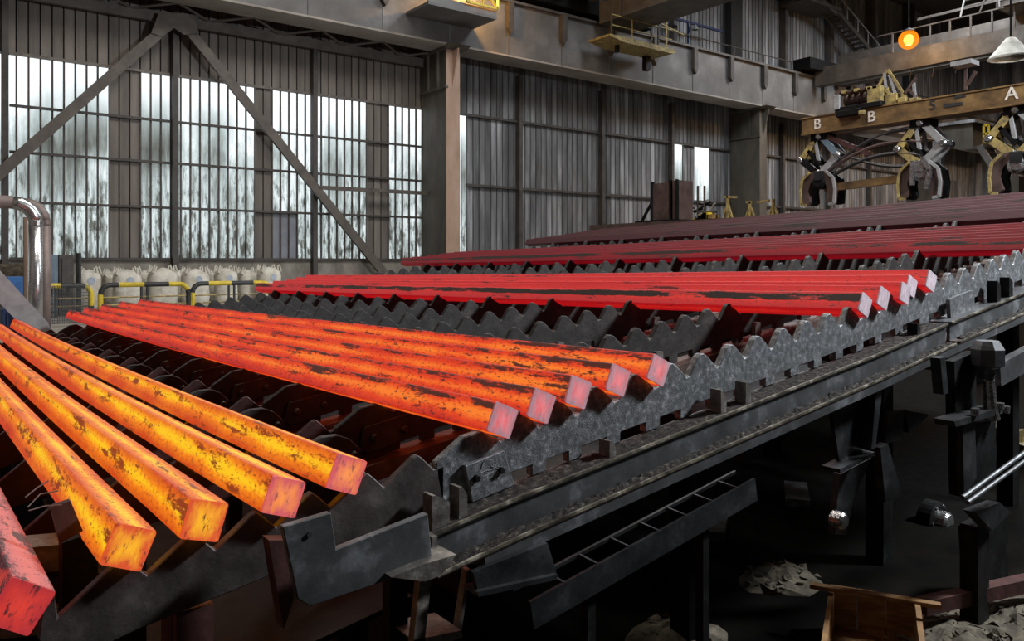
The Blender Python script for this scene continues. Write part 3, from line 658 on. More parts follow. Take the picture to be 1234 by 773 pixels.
# wedge brackets
t = thing('wedge_bracket', (5, 3.4, .8), 'tapered dark bracket pointing down below the middle of the channel beam', 'bracket')
plate('side_plate', ((1001, 487), (1052, 466), (1040, 548), (1013, 565)), 3.4, .03, m_under, t)
plate('edge_flange', ((1056, 470), (1064, 466), (1055, 540), (1050, 543)), 3.3, .12, m_under, t)
plate('edge_flange', ((1012, 566), (1054, 545), (1055, 549), (1013, 571)), 3.3, .15, m_under, t)
plate('lever', ((1013, 572), (1050, 552), (1028, 605), (1020, 645), (1006, 645), (1009, 605)), 3.45, .06, m_under, t)
p = at(1013, 628, 3.4); MB().lathe([(.05, -.06), (.07, -.04), (.07, .04), (.05, .06)], (p.x, 3.42, p.z), 'Y', 14).build('pivot', m_chrome, t)
t = thing('rocker_arm', (6, 4, .6), 'blunt steel rocker arm leaning beside the tapered bracket', 'arm')
plate('arm', ((1061, 540), (1070, 535), (1088, 600), (1067, 606)), 3.7, .08, m_under, t)
plate('web', ((1070, 498), (1090, 495), (1086, 530), (1066, 536)), 3.9, .05, m_under, t)
plate('gusset', ((1092, 495), (1120, 500), (1100, 520), (1095, 522)), 3.9, .05, m_under, t)
p = at(1131, 628, 4.6)
t = thing('bearing_hub', p, 'round black bearing hub with shiny cap deep under the bed', 'hub')
MB().lathe([(.02, -.14), (.10, -.14), (.13, -.11), (.13, 0)], p, 'Y', 24).build('cap', m_chrome, t, smooth=False)
MB().lathe([(.19, -.02), (.23, .0), (.23, .16), (.16, .2)], p, 'Y', 24).build('housing', m_black, t)
MB().box((p.x-.25, p.y, 0), (p.x+.25, p.y+.3, p.z-.1)).build('pedestal', m_black, t)
for k in range(6): MB().lathe([(.02, -.03), (.02, 0)], p+Vector((.19*math.cos(k*1.05), 0, .19*math.sin(k*1.05))), 'Y', 8).build('bolt', m_chrome, t)

# drive post
p = at(1180, 560, 3.0)
t = thing('drive_post', (p.x, 3.0, 0), 'tall black steel post with greasy jack screw beside the channel beam joint', 'post')
plate('flange', ((1160, 510), (1175, 508), (1177, 575), (1162, 600)), 2.9, .05, m_under, t)
plate('web', ((1150, 436), (1176, 424), (1177, 505), (1152, 505)), 3.0, .08, m_black, t)
plate('flange', ((1133, 432), (1139, 430), (1143, 474), (1137, 476)), 2.95, .08, m_under, t)
plate('shelf', ((1150, 508), (1212, 490), (1214, 497), (1152, 515)), 2.85, .16, m_under, t)
plate('shaft_housing', ((1160, 515), (1200, 505), (1200, 575), (1162, 600)), 2.95, .12, m_black, t)
q = at(1190, 428, 2.9)
MB().lathe([(.08, -.11), (.135, -.08), (.135, .05), (.09, .12)], q, 'Z', 8).build('cap_nut', m_beam, t)
q = at(1190, 450, 2.9); MB().lathe([(.05, -.05), (.06, .0), (.05, .05)], q, 'Z', 12).build('collar', m_beam, t)
q1, q2 = at(1191, 458, 2.9), at(1194, 505, 2.9)
MB().tube([q2, (q1+q2)/2, q1], [.07, .05, .045], 12).build('jack_screw', m_chrome, t)
for dx, dy in ((1205, 490), (1175, 497), (1212, 494)):
    q = at(dx, dy, 2.85); MB().lathe([(.03, -.03), (.035, .03)], q, 'Z', 6).build('nut', m_chrome, t)
MB().box((p.x-.02, 3.0, 0), (p.x+.2, 3.15, at(1170, 640, 3.0).z)).build('pedestal', m_black, t)
plate('elbow', ((1175, 618), (1205, 606), (1218, 618), (1196, 640)), 2.9, .1, m_under, t)
plate('leg', ((1182, 640), (1215, 620), (1215, 760), (1190, 760)), 3.2, .2, m_black, t)
# second lower beam on the far side of the post
t = thing('side_slope_beam', (9, 3.1, 2), 'dark flat beam rising behind the jack screw post', 'beam')
MB().beam(at(1200, 452, 3.0), at(1300, 398, 3.0), .08, .2).build('beam', m_beam, t)
for i, (a, b) in enumerate((((1160, 600), (1270, 520)), ((1166, 606), (1276, 526)))):
    t = MB().tube([at(*a, 2.75), at(*b, 2.75)], .018, 10).build('lubrication_pipe', m_beam); tag(t, 'shiny thin grease pipe rising at the drive post, %s of the pair' % ('upper' if i == 0 else 'lower'), 'pipe', 'grease pipes')
# pit clutter
def slab(name, px, py, sx, sy, h, m, lab, cat, rot=0, z0=0.0):
    r = FWD+RGT*((px-617)/960)+Vector((0, 0, 1))*((316-py)/960); p = EYE+r*((z0-3.2)/r.z)
    t = thing(name, (p.x, p.y, z0), lab, cat, rotz=rot)
    b = MB().box((-sx/2, -sy/2, 0), (sx/2, sy/2, h)); o = b.build('body', m, t, off=(0, 0, 0)); return t
def ground(px, py, z0=0):
    r = FWD+RGT*((px-617)/960)+Vector((0, 0, 1))*((316-py)/960); return EYE+r*((z0-3.2)/r.z)
c = ground(1052, 808)
t = thing('wooden_crate', c, 'open brown plank crate standing on the pit floor', 'crate', rotz=R(28))
for k in range(5): MB().box((-.6+k*.24, -.35, .03), (-.37+k*.24, -.31, .40+.02*(k % 2))).build('plank', m_wood, t, off=(0, 0, 0))
for k in range(3): MB().box((.6, -.31+k*.22, .03), (.64, -.10+k*.22, .38)).build('plank', m_wood, t, off=(0, 0, 0))
for k in range(3): MB().box((-.64, -.31+k*.22, .03), (-.6, -.10+k*.22, .38)).build('plank', m_wood, t, off=(0, 0, 0))
MB().box((-.6, .31, .03), (.6, .35, .36)).build('back_board', m_wood, t, off=(0, 0, 0))
MB().box((-.62, -.33, 0), (.62, .33, .03)).build('bottom_board', m_wood, t, off=(0, 0, 0))
MB().box((.45, -.5, .385), (.52, .5, .42)).build('batten', m_wood, t, off=(0, 0, 0))
r3 = random.Random(11)
def rubble_patch(name, px, py, rad, n, lab):
    c = ground(px, py); b = MB()
    nn = 14; v = [(c.x, c.y, .14)]; f = []
    for ring in range(1, 6):
        for j in range(nn):
            a = 2*math.pi*j/nn; q = rad*ring/5*(1+r3.uniform(-.15, .15)); v.append((c.x+q*math.cos(a), c.y+q*math.sin(a)*.8, .14*(1-ring/5)+r3.uniform(0, .05)*(ring < 5)))
    for j in range(nn): f.append((0, 1+j, 1+(j+1) % nn))
    for ring in range(4):
        for j in range(nn): f.append((1+ring*nn+j, 1+(ring+1)*nn+j, 1+(ring+1)*nn+(j+1) % nn, 1+ring*nn+(j+1) % nn))
    b.add(v, f)
    for k in range(n):
        a, q, s_ = r3.uniform(0, 6.28), rad*math.sqrt(r3.random())*.95, r3.uniform(.02, .07)
        x, y = c.x+q*math.cos(a), c.y+.8*q*math.sin(a); z = .14*(1-q/rad)+.01
        b.add([(x+r3.uniform(-s_, s_), y+r3.uniform(-s_, s_), z+r3.uniform(-.01, s_)) for _ in range(4)], [(0, 1, 2), (0, 2, 3), (0, 3, 1), (1, 3, 2)])
    o = b.build(name, m_rubble); tag(o, lab, 'rubble', kind='stuff')
rubble_patch('rubble', 1225, 752, .8, 160, 'pale broken rubble heaped on the pit floor by the post')
rubble_patch('rubble', 1148, 775, .55, 90, 'pale rubble scattered between the crate and the post')
rubble_patch('rubble', 940, 700, .45, 60, 'small dim rubble heap deep under the bed')
rubble_patch('rubble', 815, 772, .45, 60, 'dim rubble under the sloping tray channel')
a, b = ground(1110, 774), ground(1234, 758)
t = MB().beam(a+Vector((0, 0, .3)), b+Vector((.6, 0, .3)), .12, .12).build('floor_pipe', m_rustpink); tag(t, 'rust red square tube lying in front of the rubble', 'tube')
for i, (px, py, wd, h, m) in enumerate(((480, 765, .5, .35, m_rustpink), (400, 760, .35, .5, m_rustpink), (860, 640, .8, .12, m_beam), (960, 600, .9, .1, m_beam))):
    t = slab('scrap_block', px, py, wd, .3, h, m, ['rust red steel offcut standing below the L-shaped plate', 'rusty steel block at the foot of the backing web', 'flat dark offcut lying on the pit floor', 'thin dark plate lying on the pit floor below the tapered bracket'][i], 'scrap', R(35))
t = thing('scrap_bundle', at(1222, 520, 6), 'yellowed timber blocks stacked behind the jack screw post', 'timber')
for k in range(4): 
    p = at(1205+6*(k % 2)+8*k, 515+k*7, 5.2); MB().box((p.x-.3, 5.1, p.z-.05), (p.x+.25, 5.35, p.z+.04)).build('block', m_yelold, t)
MB().box((p.x-.5, 5.05, 0), (p.x+.4, 5.4, p.z-.05)).build('stand', m_black, t)
# low corner under the first billets
t = thing('base_frame', (.3, 4.2, 0), 'grey stacked base beams below the lowest billet', 'frame')
for k, (ya, yb, hh) in enumerate(((662, 688, .12), (700, 722, .12), (738, 752, .10), (758, 775, .1))):
    p, q = at(-60, ya+16, 4.3+.05*k), at(118, ya-2, 4.3+.05*k)
    MB().beam(p, q, .2, hh).build('beam', [m_edge, m_under, m_edge, m_under][k], t)
plate('pillar', ((75, 655), (118, 640), (118, 725), (75, 745)), 3.8, .1, m_black, t)
plate('shield_plate', ((61, 612), (85, 604), (100, 640), (72, 656)), 3.75, .04, m_rustpink, t)
for i, (a, b, c) in enumerate((((30, 600), (45, 588), (58, 580)), ((33, 612), (48, 596), (70, 592)), ((34, 616), (55, 610), (74, 609)))):
    t = MB().tube([at(*a, 3.55), at(*b, 3.6), at(*c, 3.7)], .003, 6).build('loose_wire', m_rustpink); tag(t, 'thin bent wire, %s of three between the lowest two billets' % ['topmost', 'middle', 'bottom'][i], 'wire', 'loose wires')
t = thing('support_tube', (.95, 3.6, 0), 'rust brown round tube leg under the front saw-toothed plate', 'leg')
p = at(215, 760, 3.6); MB().tube([(p.x, 3.6, 0), (p.x, 3.6, at(215, 728, 3.6).z)], .07, 14).build('tube', m_rustpink, t)

# ------------------------------------------------------------------ far side: rails, bags, pipes, cabinets
HF = 1.6; YR = 26.
def safety_rail(px0, px1, lab, left_open=False):
    a, b = at(px0, 342, YR), at(px1, 342, YR); zt = 2.52; r = .075; R_ = .28
    t = thing('safety_rail', (a.x, YR, HF), lab, 'railing', 'yellow and black safety rails')
    pts = [Vector((a.x, YR, HF)), Vector((a.x, YR, zt-R_))]
    for k in range(1, 5): an = k*math.pi/8; pts.append(Vector((a.x+R_-R_*math.cos(an), YR, zt-R_+R_*math.sin(an))))
    for k in range(0, 5): an = k*math.pi/8; pts.append(Vector((b.x-R_+R_*math.sin(an), YR, zt-R_+R_*math.cos(an))))
    pts += [Vector((b.x, YR, HF))]
    # resample and paint in bands
    den = []
    for p, q in zip(pts, pts[1:]):
        n = max(1, int((q-p).length/.1)); den += [p.lerp(q, i/n) for i in range(n)]
    den.append(pts[-1])
    seg = []; ln = 0; cur = [den[0]]; yel = True
    for p, q in zip(den, den[1:]):
        cur.append(q); ln += (q-p).length
        if ln > .62: seg.append((cur, yel)); cur = [q]; ln = 0; yel = not yel
    seg.append((cur, yel))
    for s_, y_ in seg:
        if len(s_) > 1: MB().tube(s_, r, 10).build('yellow_band' if y_ else 'black_band', m_yel if y_ else m_blk, t)
    for z in (2.15, 1.92): MB().tube([(a.x+.05, YR, z), (b.x-.05, YR, z)], .025, 6).build('cross_wire', m_yelold, t)
    for k in (.45, .52): x = a.x+(b.x-a.x)*k; MB().tube([(x, YR, HF), (x, YR, zt-.05)], .04, 6).build('baluster', m_blk, t)
safety_rail(18, 110, 'yellow and black tubular safety rail behind the silver pipe')
safety_rail(121, 227, 'yellow and black tubular safety rail between the two others')
safety_rail(232, 326, 'yellow and black tubular safety rail whose end meets the red billets')
def bag(px, ptop, wpx, i, lab, y, mark):
    p = at(px, ptop+5, y); hw = wpx*.0009*y/2*1.02; h = p.z-HF; r_ = random.Random(i)
    b = MB(); n = 18; v = []
    prof = [(.86, 0), (1.0, .06), (1.04, .3), (1.0, .55), (1.02, .78), (.92, .9), (.66, .97), (.3, 1.0), (.06, 1.02)]
    for rr, hh in prof:
        for j in range(n):
            a = 2*math.pi*j/n; c, s_ = math.cos(a), math.sin(a)
            k = (abs(c)**3.2+abs(s_)**3.2)**(-1/3.2)*rr*(1+r_.uniform(-.025, .025))
            v.append((p.x+c*k*hw, y+s_*k*hw, HF+h*hh+r_.uniform(-.02, .02)))
    m_ = len(prof); f = [(i_*n+j, i_*n+(j+1) % n, (i_+1)*n+(j+1) % n, (i_+1)*n+j) for i_ in range(m_-1) for j in range(n)]
    f += [tuple(range(n-1, -1, -1)), tuple(range((m_-1)*n, m_*n))]
    t = thing('bulk_bag', (p.x, y, HF), lab, 'bag', 'white bulk bags')
    b.add(v, f).build('sack', m_bag, t, smooth=True)
    for sx in (-1, 1):
        for sy in (-1, 1):
            x, yy = p.x+sx*hw*.72, y+sy*hw*.72
            MB().tube([(x-.05, yy, HF+h*.88), (x-.06*sx, yy, HF+h*1.05), (x+.0, yy, HF+h*1.1), (x+.08*sx, yy, HF+h*.9)], .03, 6).build('lifting_loop', m_bag, t)
    if mark: MB().lathe([(.02, -.012), (.12, -.01), (.12, .02)], (p.x+.02, y-hw*1.02, HF+h*.74), 'Y', 16).build('printed_disc', m_bagprint, t)
BAGS = [(107, 321, 26, 30.0, 1), (137, 323, 24, 31.0, 0), (153, 321, 32, 29.5, 1), (174, 322, 22, 31.0, 0), (196, 319, 34, 29.8, 0), (216, 322, 22, 31.0, 0), (235, 320, 33, 29.6, 1), (258, 323, 22, 31.0, 0), (272, 319, 28, 29.8, 1), (299, 321, 26, 30.6, 0), (324, 318, 30, 29.6, 1)]
for i, (px, pt, wd, y, mk) in enumerate(BAGS): bag(px, pt, wd, i, 'white woven bulk bag by the concrete wall, %s along from the grey cabinet' % ORD[i], y, mk)

def pipe_run(name, y, px_v, py_top, r, m, lab, band=None):
    c = at(px_v, py_top, y); z = c.z; R_ = .42
    t = thing(name, (c.x, y, HF), lab, 'pipe')
    pts = [Vector((c.x-6, y-.0, z)), Vector((c.x-R_, y, z))]+[Vector((c.x-R_+R_*math.sin(k*math.pi/10), y, z-R_+R_*math.cos(k*math.pi/10))) for k in range(1, 6)]
    MB().tube(pts[:2], r, 16).build('horizontal_run', m_pipebr, t, smooth=True)
    MB().tube(pts[1:], r*1.03, 16).build('elbow', m if band else m_pipebr, t, smooth=True)
    MB().tube([Vector((c.x, y, z-R_)), Vector((c.x, y, 1.2))], r, 16).build('vertical_run', m, t, smooth=True)
    MB().tube([Vector((c.x, y, z-R_-.05)), Vector((c.x, y, z-R_+.05))], r*1.12, 16).build('collar', m, t)
pipe_run('silver_pipe', 19.5, 43, 245, .135, m_silver, 'bright galvanised pipe bending down beside the grey guard plate', True)
pipe_run('brown_pipe', 21.0, 54, 246, .12, m_pipebr, 'brown painted pipe bending down behind the galvanised pipe')
t = thing('thin_riser_pipe', at(33, 300, 20.4), 'thin tan riser pipe standing close behind the galvanised pipe', 'pipe')
p = at(33, 262, 20.4); MB().tube([(p.x, 20.4, HF), (p.x, 20.4, p.z)], .08, 10).build('riser', m_colbrown, t)
t = thing('guard_plate', (at(20, 370, 17.9).x, 17.9, 1), 'big grey sloping guard plate at the end of the bed', 'guard')
pl = [at(*q, 17.9) for q in ((-40, 292), (0, 326), (58, 389), (62, 402), (35, 402), (0, 366), (-40, 325))]
MB().prismY([(p.x, p.z) for p in pl], 17.9, 18.05).build('plate', m_chute, t)
MB().box((pl[0].x, 18.0, 0), (pl[0].x+.4, 18.3, pl[0].z-.4)).build('stand', m_navy, t)
def cab(px0, px1, ptop, y, m, dp, lab, nm, cat):
    a, b = at(px0, ptop, y), at(px1, ptop, y)
    t = thing(nm, ((a.x+b.x)/2, y, HF), lab, cat)
    MB().box((a.x, y, HF), (b.x, y+dp, a.z)).build('body', m, t, bevel=.02)
    dr = MB().box((a.x+.08, y-.03, HF+.15), (b.x-.08, y, a.z-.1)).build('door', m, t, bevel=.01)
    MB().tube([(b.x-.16, y-.06, HF+.6), (b.x-.16, y-.06, HF+.85)], .02, 6).build('handle', m_black, dr, off=t.location)
cab(53, 70, 307, 26.6, m_bluegrey, .9, 'tall blue-grey steel cabinet behind the brown pipe', 'blue_cabinet', 'cabinet')
cab(70.5, 89, 307, 26.8, m_post, .9, 'tall dark grey steel cabinet beside the blue-grey cabinet', 'grey_cabinet', 'cabinet')
cab(8, 30, 334, 24.5, m_blue, .8, 'bright blue steel tank behind the grey guard plate', 'blue_tank', 'tank')
cab(2, 30, 372, 20.0, m_navy, .5, 'low navy blue panel box under the guard plate', 'navy_box', 'box')
cab(-30, 28, 318, 29.5, m_rubble, .9, 'tan covered stack against the wall beyond the pipes', 'covered_stack', 'stack')
# wire mesh fence
a, b = at(55, 345, 23.5), at(108, 345, 23.5)
t = thing('mesh_fence', ((a.x+b.x)/2, 23.5, HF), 'dark wire mesh fence panel in front of the cabinets', 'fence')
q = MB(); n = 26
for k in range(n+1): x = a.x+(b.x-a.x)*k/n; q.box((x-.008, 23.49, HF), (x+.008, 23.51, a.z))
for k in range(12): z = HF+(a.z-HF)*k/11; q.box((a.x, 23.485, z-.006), (b.x, 23.5, z+.006))
q = q.build('wire_mesh', m_mesh, t); q['kind'] = 'stuff'
MB().tube([(a.x, 23.5, HF), (a.x, 23.5, a.z+.1)], .04, 8).build('post', m_blk, t)
p = at(95, 305, 27.5)
t = thing('dark_pole', (p.x, 27.5, HF), 'thin dark pole standing beside the dark grey cabinet', 'pole'); MB().tube([(p.x, 27.5, HF), (p.x, 27.5, p.z)], .07, 8).build('shaft', m_blk, t)
MB().box((p.x-.15, 27.35, HF), (p.x+.15, 27.65, HF+.04)).build('base', m_blk, t)

# ------------------------------------------------------------------ platforms and cranes overhead
def sodium(name, loc, power, lab, r=.28, arm=1.2):
    t = thing(name, loc, lab, 'lamp'); loc = Vector(loc)
    v = MB().lathe([(.02, -r*1.2), (r*.6, -r), (r, 0), (r*.7, r*.8), (.1, r)], loc, 'Z', 14); v.build('bulb', m_sodium, t, smooth=True)
    MB().lathe([(.02, -r*1.9)]+[(r*1.9*math.cos(a_*math.pi/12), r*1.9*math.sin(a_*math.pi/12)) for a_ in range(-5, 6)]+[(.02, r*1.9)], loc, 'Z', 18).build('glow_shell', m_amber, t, smooth=True)
    MB().lathe([(r*1.3, r*1.7), (r*.9, r*2.0), (r*.5, r*2.2), (.05, r*2.4)], loc, 'Z', 14).build('shade', m_black, t)
    MB().tube([loc+Vector((0, 0, r*2)), loc+Vector((0, 0, r*2+arm))], .03, 6).build('stem', m_black, t)
    l = bpy.data.lights.new(name+'_light', 'POINT'); l.energy = power; l.color = (1, .52, .12); l.shadow_soft_size = r
    o = bpy.data.objects.new(name+'_light', l); S.collection.objects.link(o); o.location = loc-Vector((0, 0, r*1.6))
# lamp platform by the column
p0, p1, p2 = at(507, 4, 28.2), at(582, 26, 28.2), at(548, 22, 28.2)
t = thing('lamp_platform', ((p0.x+p1.x)/2, 28.5, 13.6), 'grey lamp platform with yellow-lit cage on the girder above the column', 'platform')
xa, xb = p0.x, p1.x+.3
MB().box((xa, 27.6, 13.62), (xb, 29.4, 13.74)).build('deck', m_girder, t)
MB().box((xa, 27.6, 13.74), (xb, 27.66, 14.0)).build('kick_plate', m_girder, t)
for (x0, z0, x1, z1) in ((xb-1.6, 14.05, xb, 14.05), (xb-1.6, 14.9, xb, 14.9), (xb-1.6, 14.05, xb-.8, 14.8), (xb-.8, 14.8, xb, 14.05), (xb-.8, 14.05, xb-.8, 14.8), (xb-1.6, 14.05, xb-1.6, 15.5), (xb, 14.05, xb, 15.5)):
    MB().beam((x0, 27.5, z0), (x1, 27.5, z1), .07, .09).build('cage_bar', m_yel, t)
sodium('sodium_lamp', (xb-.7, 28.3, 15.0), 900, 'glowing orange sodium lamp inside the yellow cage above the column', .2)
# first crane bridge, seen from below
t = thing('bridge_crane', (29, 26, 15.5), 'dark crane bridge crossing overhead above the wall girder', 'crane')
MB().box((27.6, -5, 15.1), (30.0, 29.0, 17.6)).build('box_girder', m_crane, t)
MB().box((24.4, -5, 16.4), (25.4, 29.2, 18.0)).build('box_girder', m_black, t)
MB().box((20.6, 29.0, 15.52), (31.5, 30.0, 17.2)).build('end_carriage', m_black, t)
for x in (24.3, 26.1, 29, 30.8): MB().lathe([(.3, -.1), (.34, -.08), (.34, .08), (.3, .1)], (x, 29.76, 15.82), 'Y', 18).build('wheel', m_post, t)
for k in range(5): MB().box((25.6+k*.37, 10, 16.5), (25.75+k*.37, 29, 16.6)).build('walkway_slat', m_crane, t)
MB().box((25.7, 27.7, 16.0), (26.9, 28.7, 16.9)).build('motor', m_crane, t)
p0, p1 = at(721, 52, 28.2), at(797, 68, 28.2)
t = thing('yellow_service_platform', ((p0.x+p1.x)/2, 28.2, 13.9), 'worn yellow service platform hanging below the dark crane bridge', 'platform')
MB().prismY([(p0.x, 14.02), (p0.x+1.0, 13.86), (p1.x, 13.86), (p1.x+.2, 14.0), (p1.x, 14.12), (p0.x, 14.12)], 27.4, 28.9).build('deck', m_yelold, t)
for k, x in enumerate((p0.x+.2, p0.x+1.6, p0.x+3.0, p1.x-.4, p1.x-1.0)):
    MB().beam((x, 27.5, 14.1), (x, 27.5, 16.0), .07, .07).build('hanger', m_yelold if k % 2 else m_post, t)
for z in (14.6, 15.1): MB().beam((p0.x+.2, 27.5, z), (p1.x, 27.5, z), .05, .05).build('guard_rail', m_yelold, t)
MB().beam((p1.x-1.6, 27.5, 15.4), (p1.x+1.0, 27.5, 15.0), .06, .06).build('guard_rail', m_yelold, t)
MB().box((p0.x+1, 27.9, 13.5), (p0.x+1.15, 28.1, 13.86)).build('stud', m_black, t)
MB().box((p1.x-.9, 28.4, 13.1), (p1.x-.6, 28.7, 13.86)).build('bracket', m_black, t)
p = at(841, 22, 30.8)
t = thing('blue_cable_boom', (p.x, 30.8, 15.32), 'blue cable boom on the girder walkway beside the yellow platform', 'boom')
MB().tube([at(803, 30, 30.8), at(806, 22, 30.8), at(812, 22, 30.8), at(870, 38, 30.8)], .09, 8).build('arm', m_navy, t)
a = at(830, 27, 30.8); MB().beam((a.x, 30.8, 15.32), a, .12, .12).build('post', m_navy, t)
q = at(838, 36, 30.5); MB().lathe([(.04, .3), (.1, .2), (.22, 0), (.04, -.05)], q, 'Z', 10).build('lamp_head', m_chute, t)

# second crane beyond the spreader, with the sodium lamp
XC = 47.
t = thing('far_bridge_crane', (XC, 18, 15), 'brown-grey crane bridge with walkway rails near the glowing lamp', 'crane')
MB().box((XC, 2, 14.6), (XC+.6, 29.2, 15.75)).build('box_girder', m_crane, t)
MB().box((XC+2.6, 2, 15.0), (XC+3.4, 29.2, 17.0)).build('box_girder', m_crane, t)
MB().box((XC-1.5, 28.6, 15.5), (XC+5, 29.8, 16.2)).build('end_carriage', m_black, t)
for k in range(12): y = 12+k*1.1; MB().beam((XC, y, 15.75), (XC, y, 16.9), .08, .08).build('stanchion', m_crane, t)
MB().beam((XC, 8, 16.9), (XC, 25, 16.9), .07, .07).build('top_rail', m_crane, t)
MB().beam((XC+.8, 8, 17.6), (XC+.8, 23, 17.6), .07, .14).build('cable_track', m_crane, t)
MB().box((XC-.3, 12.5, 16.9), (XC+1.5, 18, 17.0)).build('walkway', m_crane, t)
r6 = random.Random(21)
MB().box((XC+.2, 13.5, 17.0), (XC+3.2, 18.5, 17.3)).build('trolley_frame', m_crane, t)
for k in range(3): MB().tube([(XC+.5+k*.9, 14.2+k*1.2, 17.9), (XC+.5+k*.9, 15.2+k*1.2, 17.9)], .45, 14).build('hoist_drum', m_post, t)
for k in range(9):
    y = 12.2+k*1.0; MB().beam((XC-.1, y, 16.9), (XC-.1+r6.uniform(-.3, .3), y+r6.uniform(-.5, .5), 17.9+r6.uniform(0, .7)), .07, .07).build('pipe_strut', [m_crane, m_post, m_chute][k % 3], t)
for k in range(3): MB().beam((XC+.1*k, 11, 17.5+.35*k), (XC+.1*k, 20, 17.45+.35*k), .06, .06).build('cable_pipe', [m_crane, m_post, m_crane][k], t)
for k in range(5): y = 20.5+k*1.3; MB().tube([(XC+.3, y, 14.6), (XC+.35, y+.15, 13.9)], .025, 6).build('hanging_cable', m_hose, t)
p = at(1095, 50, 21.9)
sodium('sodium_lamp', atX(1095, 48, 44.5), 700, 'glowing orange sodium lamp hanging below the far crane bridge', .28, 2.5)
a = atX(1218, 58, 40)
t = thing('pendant_lampshade', a, 'white cone lampshade below the far crane bridge', 'lamp')
MB().lathe([(.95, -.45), (.9, -.42), (.4, .2), (.2, .45), (.05, .5)], a, 'Z', 20).build('shade', m_bag, t, smooth=True)
MB().tube([a+Vector((0, 0, .5)), a+Vector((0, 0, 2.2))], .04, 6).build('stem', m_black, t)

# staircase on the far wall
t = thing('wall_staircase', (53, 30.5, 15.3), 'dark open steel staircase running down the upper wall to the girder walkway', 'stairs')
p, q = at(1000, 14, 30.2), at(1058, 82, 30.2)
for y in (29.7, 30.7): MB().beam((p.x, y, p.z), (q.x, y, q.z), .08, .32).build('stringer', m_post, t)
n = 14
for k in range(n+1):
    c = p.lerp(q, k/n); MB().box((c.x-.22, 29.7, c.z+.05), (c.x+.14, 30.7, c.z+.11)).build('tread', m_crane, t)
for k in range(0, n+1, 3):
    c = p.lerp(q, k/n); MB().beam((c.x, 29.7, c.z), (c.x, 29.7, c.z+1.1), .05, .05).build('baluster', m_chute, t)
MB().beam((p.x, 29.7, p.z+1.1), (q.x, 29.7, q.z+1.1), .06, .06).build('handrail', m_chute, t)
pa = at(960, 2, 30.2)
MB().box((pa.x, 29.5, p.z-.1), (p.x+.3, 31.6, p.z+.1)).build('landing', m_post, t)
MB().beam((pa.x-1, 29.6, p.z+1.2), (p.x-.2, 29.6, p.z-.3), .1, .3).build('landing_strut', m_post, t)
for k in range(6): 
    x = pa.x+(p.x-pa.x)*k/5; MB().beam((x, 29.55, p.z), (x, 29.55, p.z+1.1), .05, .05).build('baluster', m_crane, t)
MB().box((q.x-.3, 29.5, q.z-.1), (q.x+3.5, 31.2, q.z+.02)).build('lower_landing', m_crane, t)
for k in range(7): x = q.x-.2+k*.55; MB().beam((x, 29.55, q.z), (x, 29.55, q.z+1.15), .05, .05).build('baluster', m_chute, t)
MB().beam((q.x-.2, 29.55, q.z+1.15), (q.x+3.4, 29.55, q.z+1.15), .06, .06).build('handrail', m_chute, t)

# ------------------------------------------------------------------ lifting spreader with tongs
XS = 18.
ya, yb = 11.55, 3.2; z0, z1 = 6.42, 6.80
t = thing('lifting_spreader', (XS, 8, z0), 'long ochre lifting beam lettered B, B and A with machinery on top', 'lifting beam')
MB().box((XS, yb, z0), (XS+.08, ya, z1)).build('side_web', m_ochre, t)
MB().box((XS+.42, yb, z0), (XS+.5, ya, z1)).build('side_web', m_ochre, t)
MB().box((XS-.02, yb, z1), (XS+.52, ya, z1+.03)).build('top_plate', m_ochre, t)
MB().box((XS-.04, yb, z0-.03), (XS+.54, ya, z0)).build('bottom_plate', m_ochre, t)
MB().box((XS+.08, ya-.05, z0), (XS+.42, ya, z1)).build('end_plate', m_ochre, t)
def letter(ch, Yc, zc, size, m):
    cu = bpy.data.curves.new('letter', 'FONT'); cu.body = ch; cu.size = size; cu.extrude = .004; cu.align_x = 'CENTER'; cu.align_y = 'CENTER'; cu.offset = 0.004
    tmp = bpy.data.objects.new('tmp', cu); S.collection.objects.link(tmp)
    me = bpy.data.meshes.new_from_object(tmp.evaluated_get(bpy.context.evaluated_depsgraph_get()))
    bpy.data.objects.remove(tmp); me.materials.clear(); me.materials.append(m)
    me.transform(Matrix.Rotation(R(-90), 4, 'Z')@Matrix.Rotation(R(90), 4, 'X'))
    o = bpy.data.objects.new('painted_letter', me); o.location = Vector((XS-.006, Yc, zc))-t.location; link(o, t); o['label'] = 'painted letter '+ch
for ch, px, py, m, sz in (('B', 985, 150, m_white, .36), ('B', 1050, 141, m_white, .36), ('5', 1124, 127, m_inkblack, .30), ('A', 1219, 113, m_white, .38)):
    p = atX(px, py, XS); letter(ch, p.y, p.z, sz, m)
for pxa, pxb, py in ((1138, 1160, 128), (1150, 1164, 117)):
    a, b = atX(pxa, py, XS), atX(pxb, py-4, XS); MB().box((XS-.01, b.y, a.z-.035), (XS, a.y, a.z+.035)).build('painted_dash', m_inkblack, t)
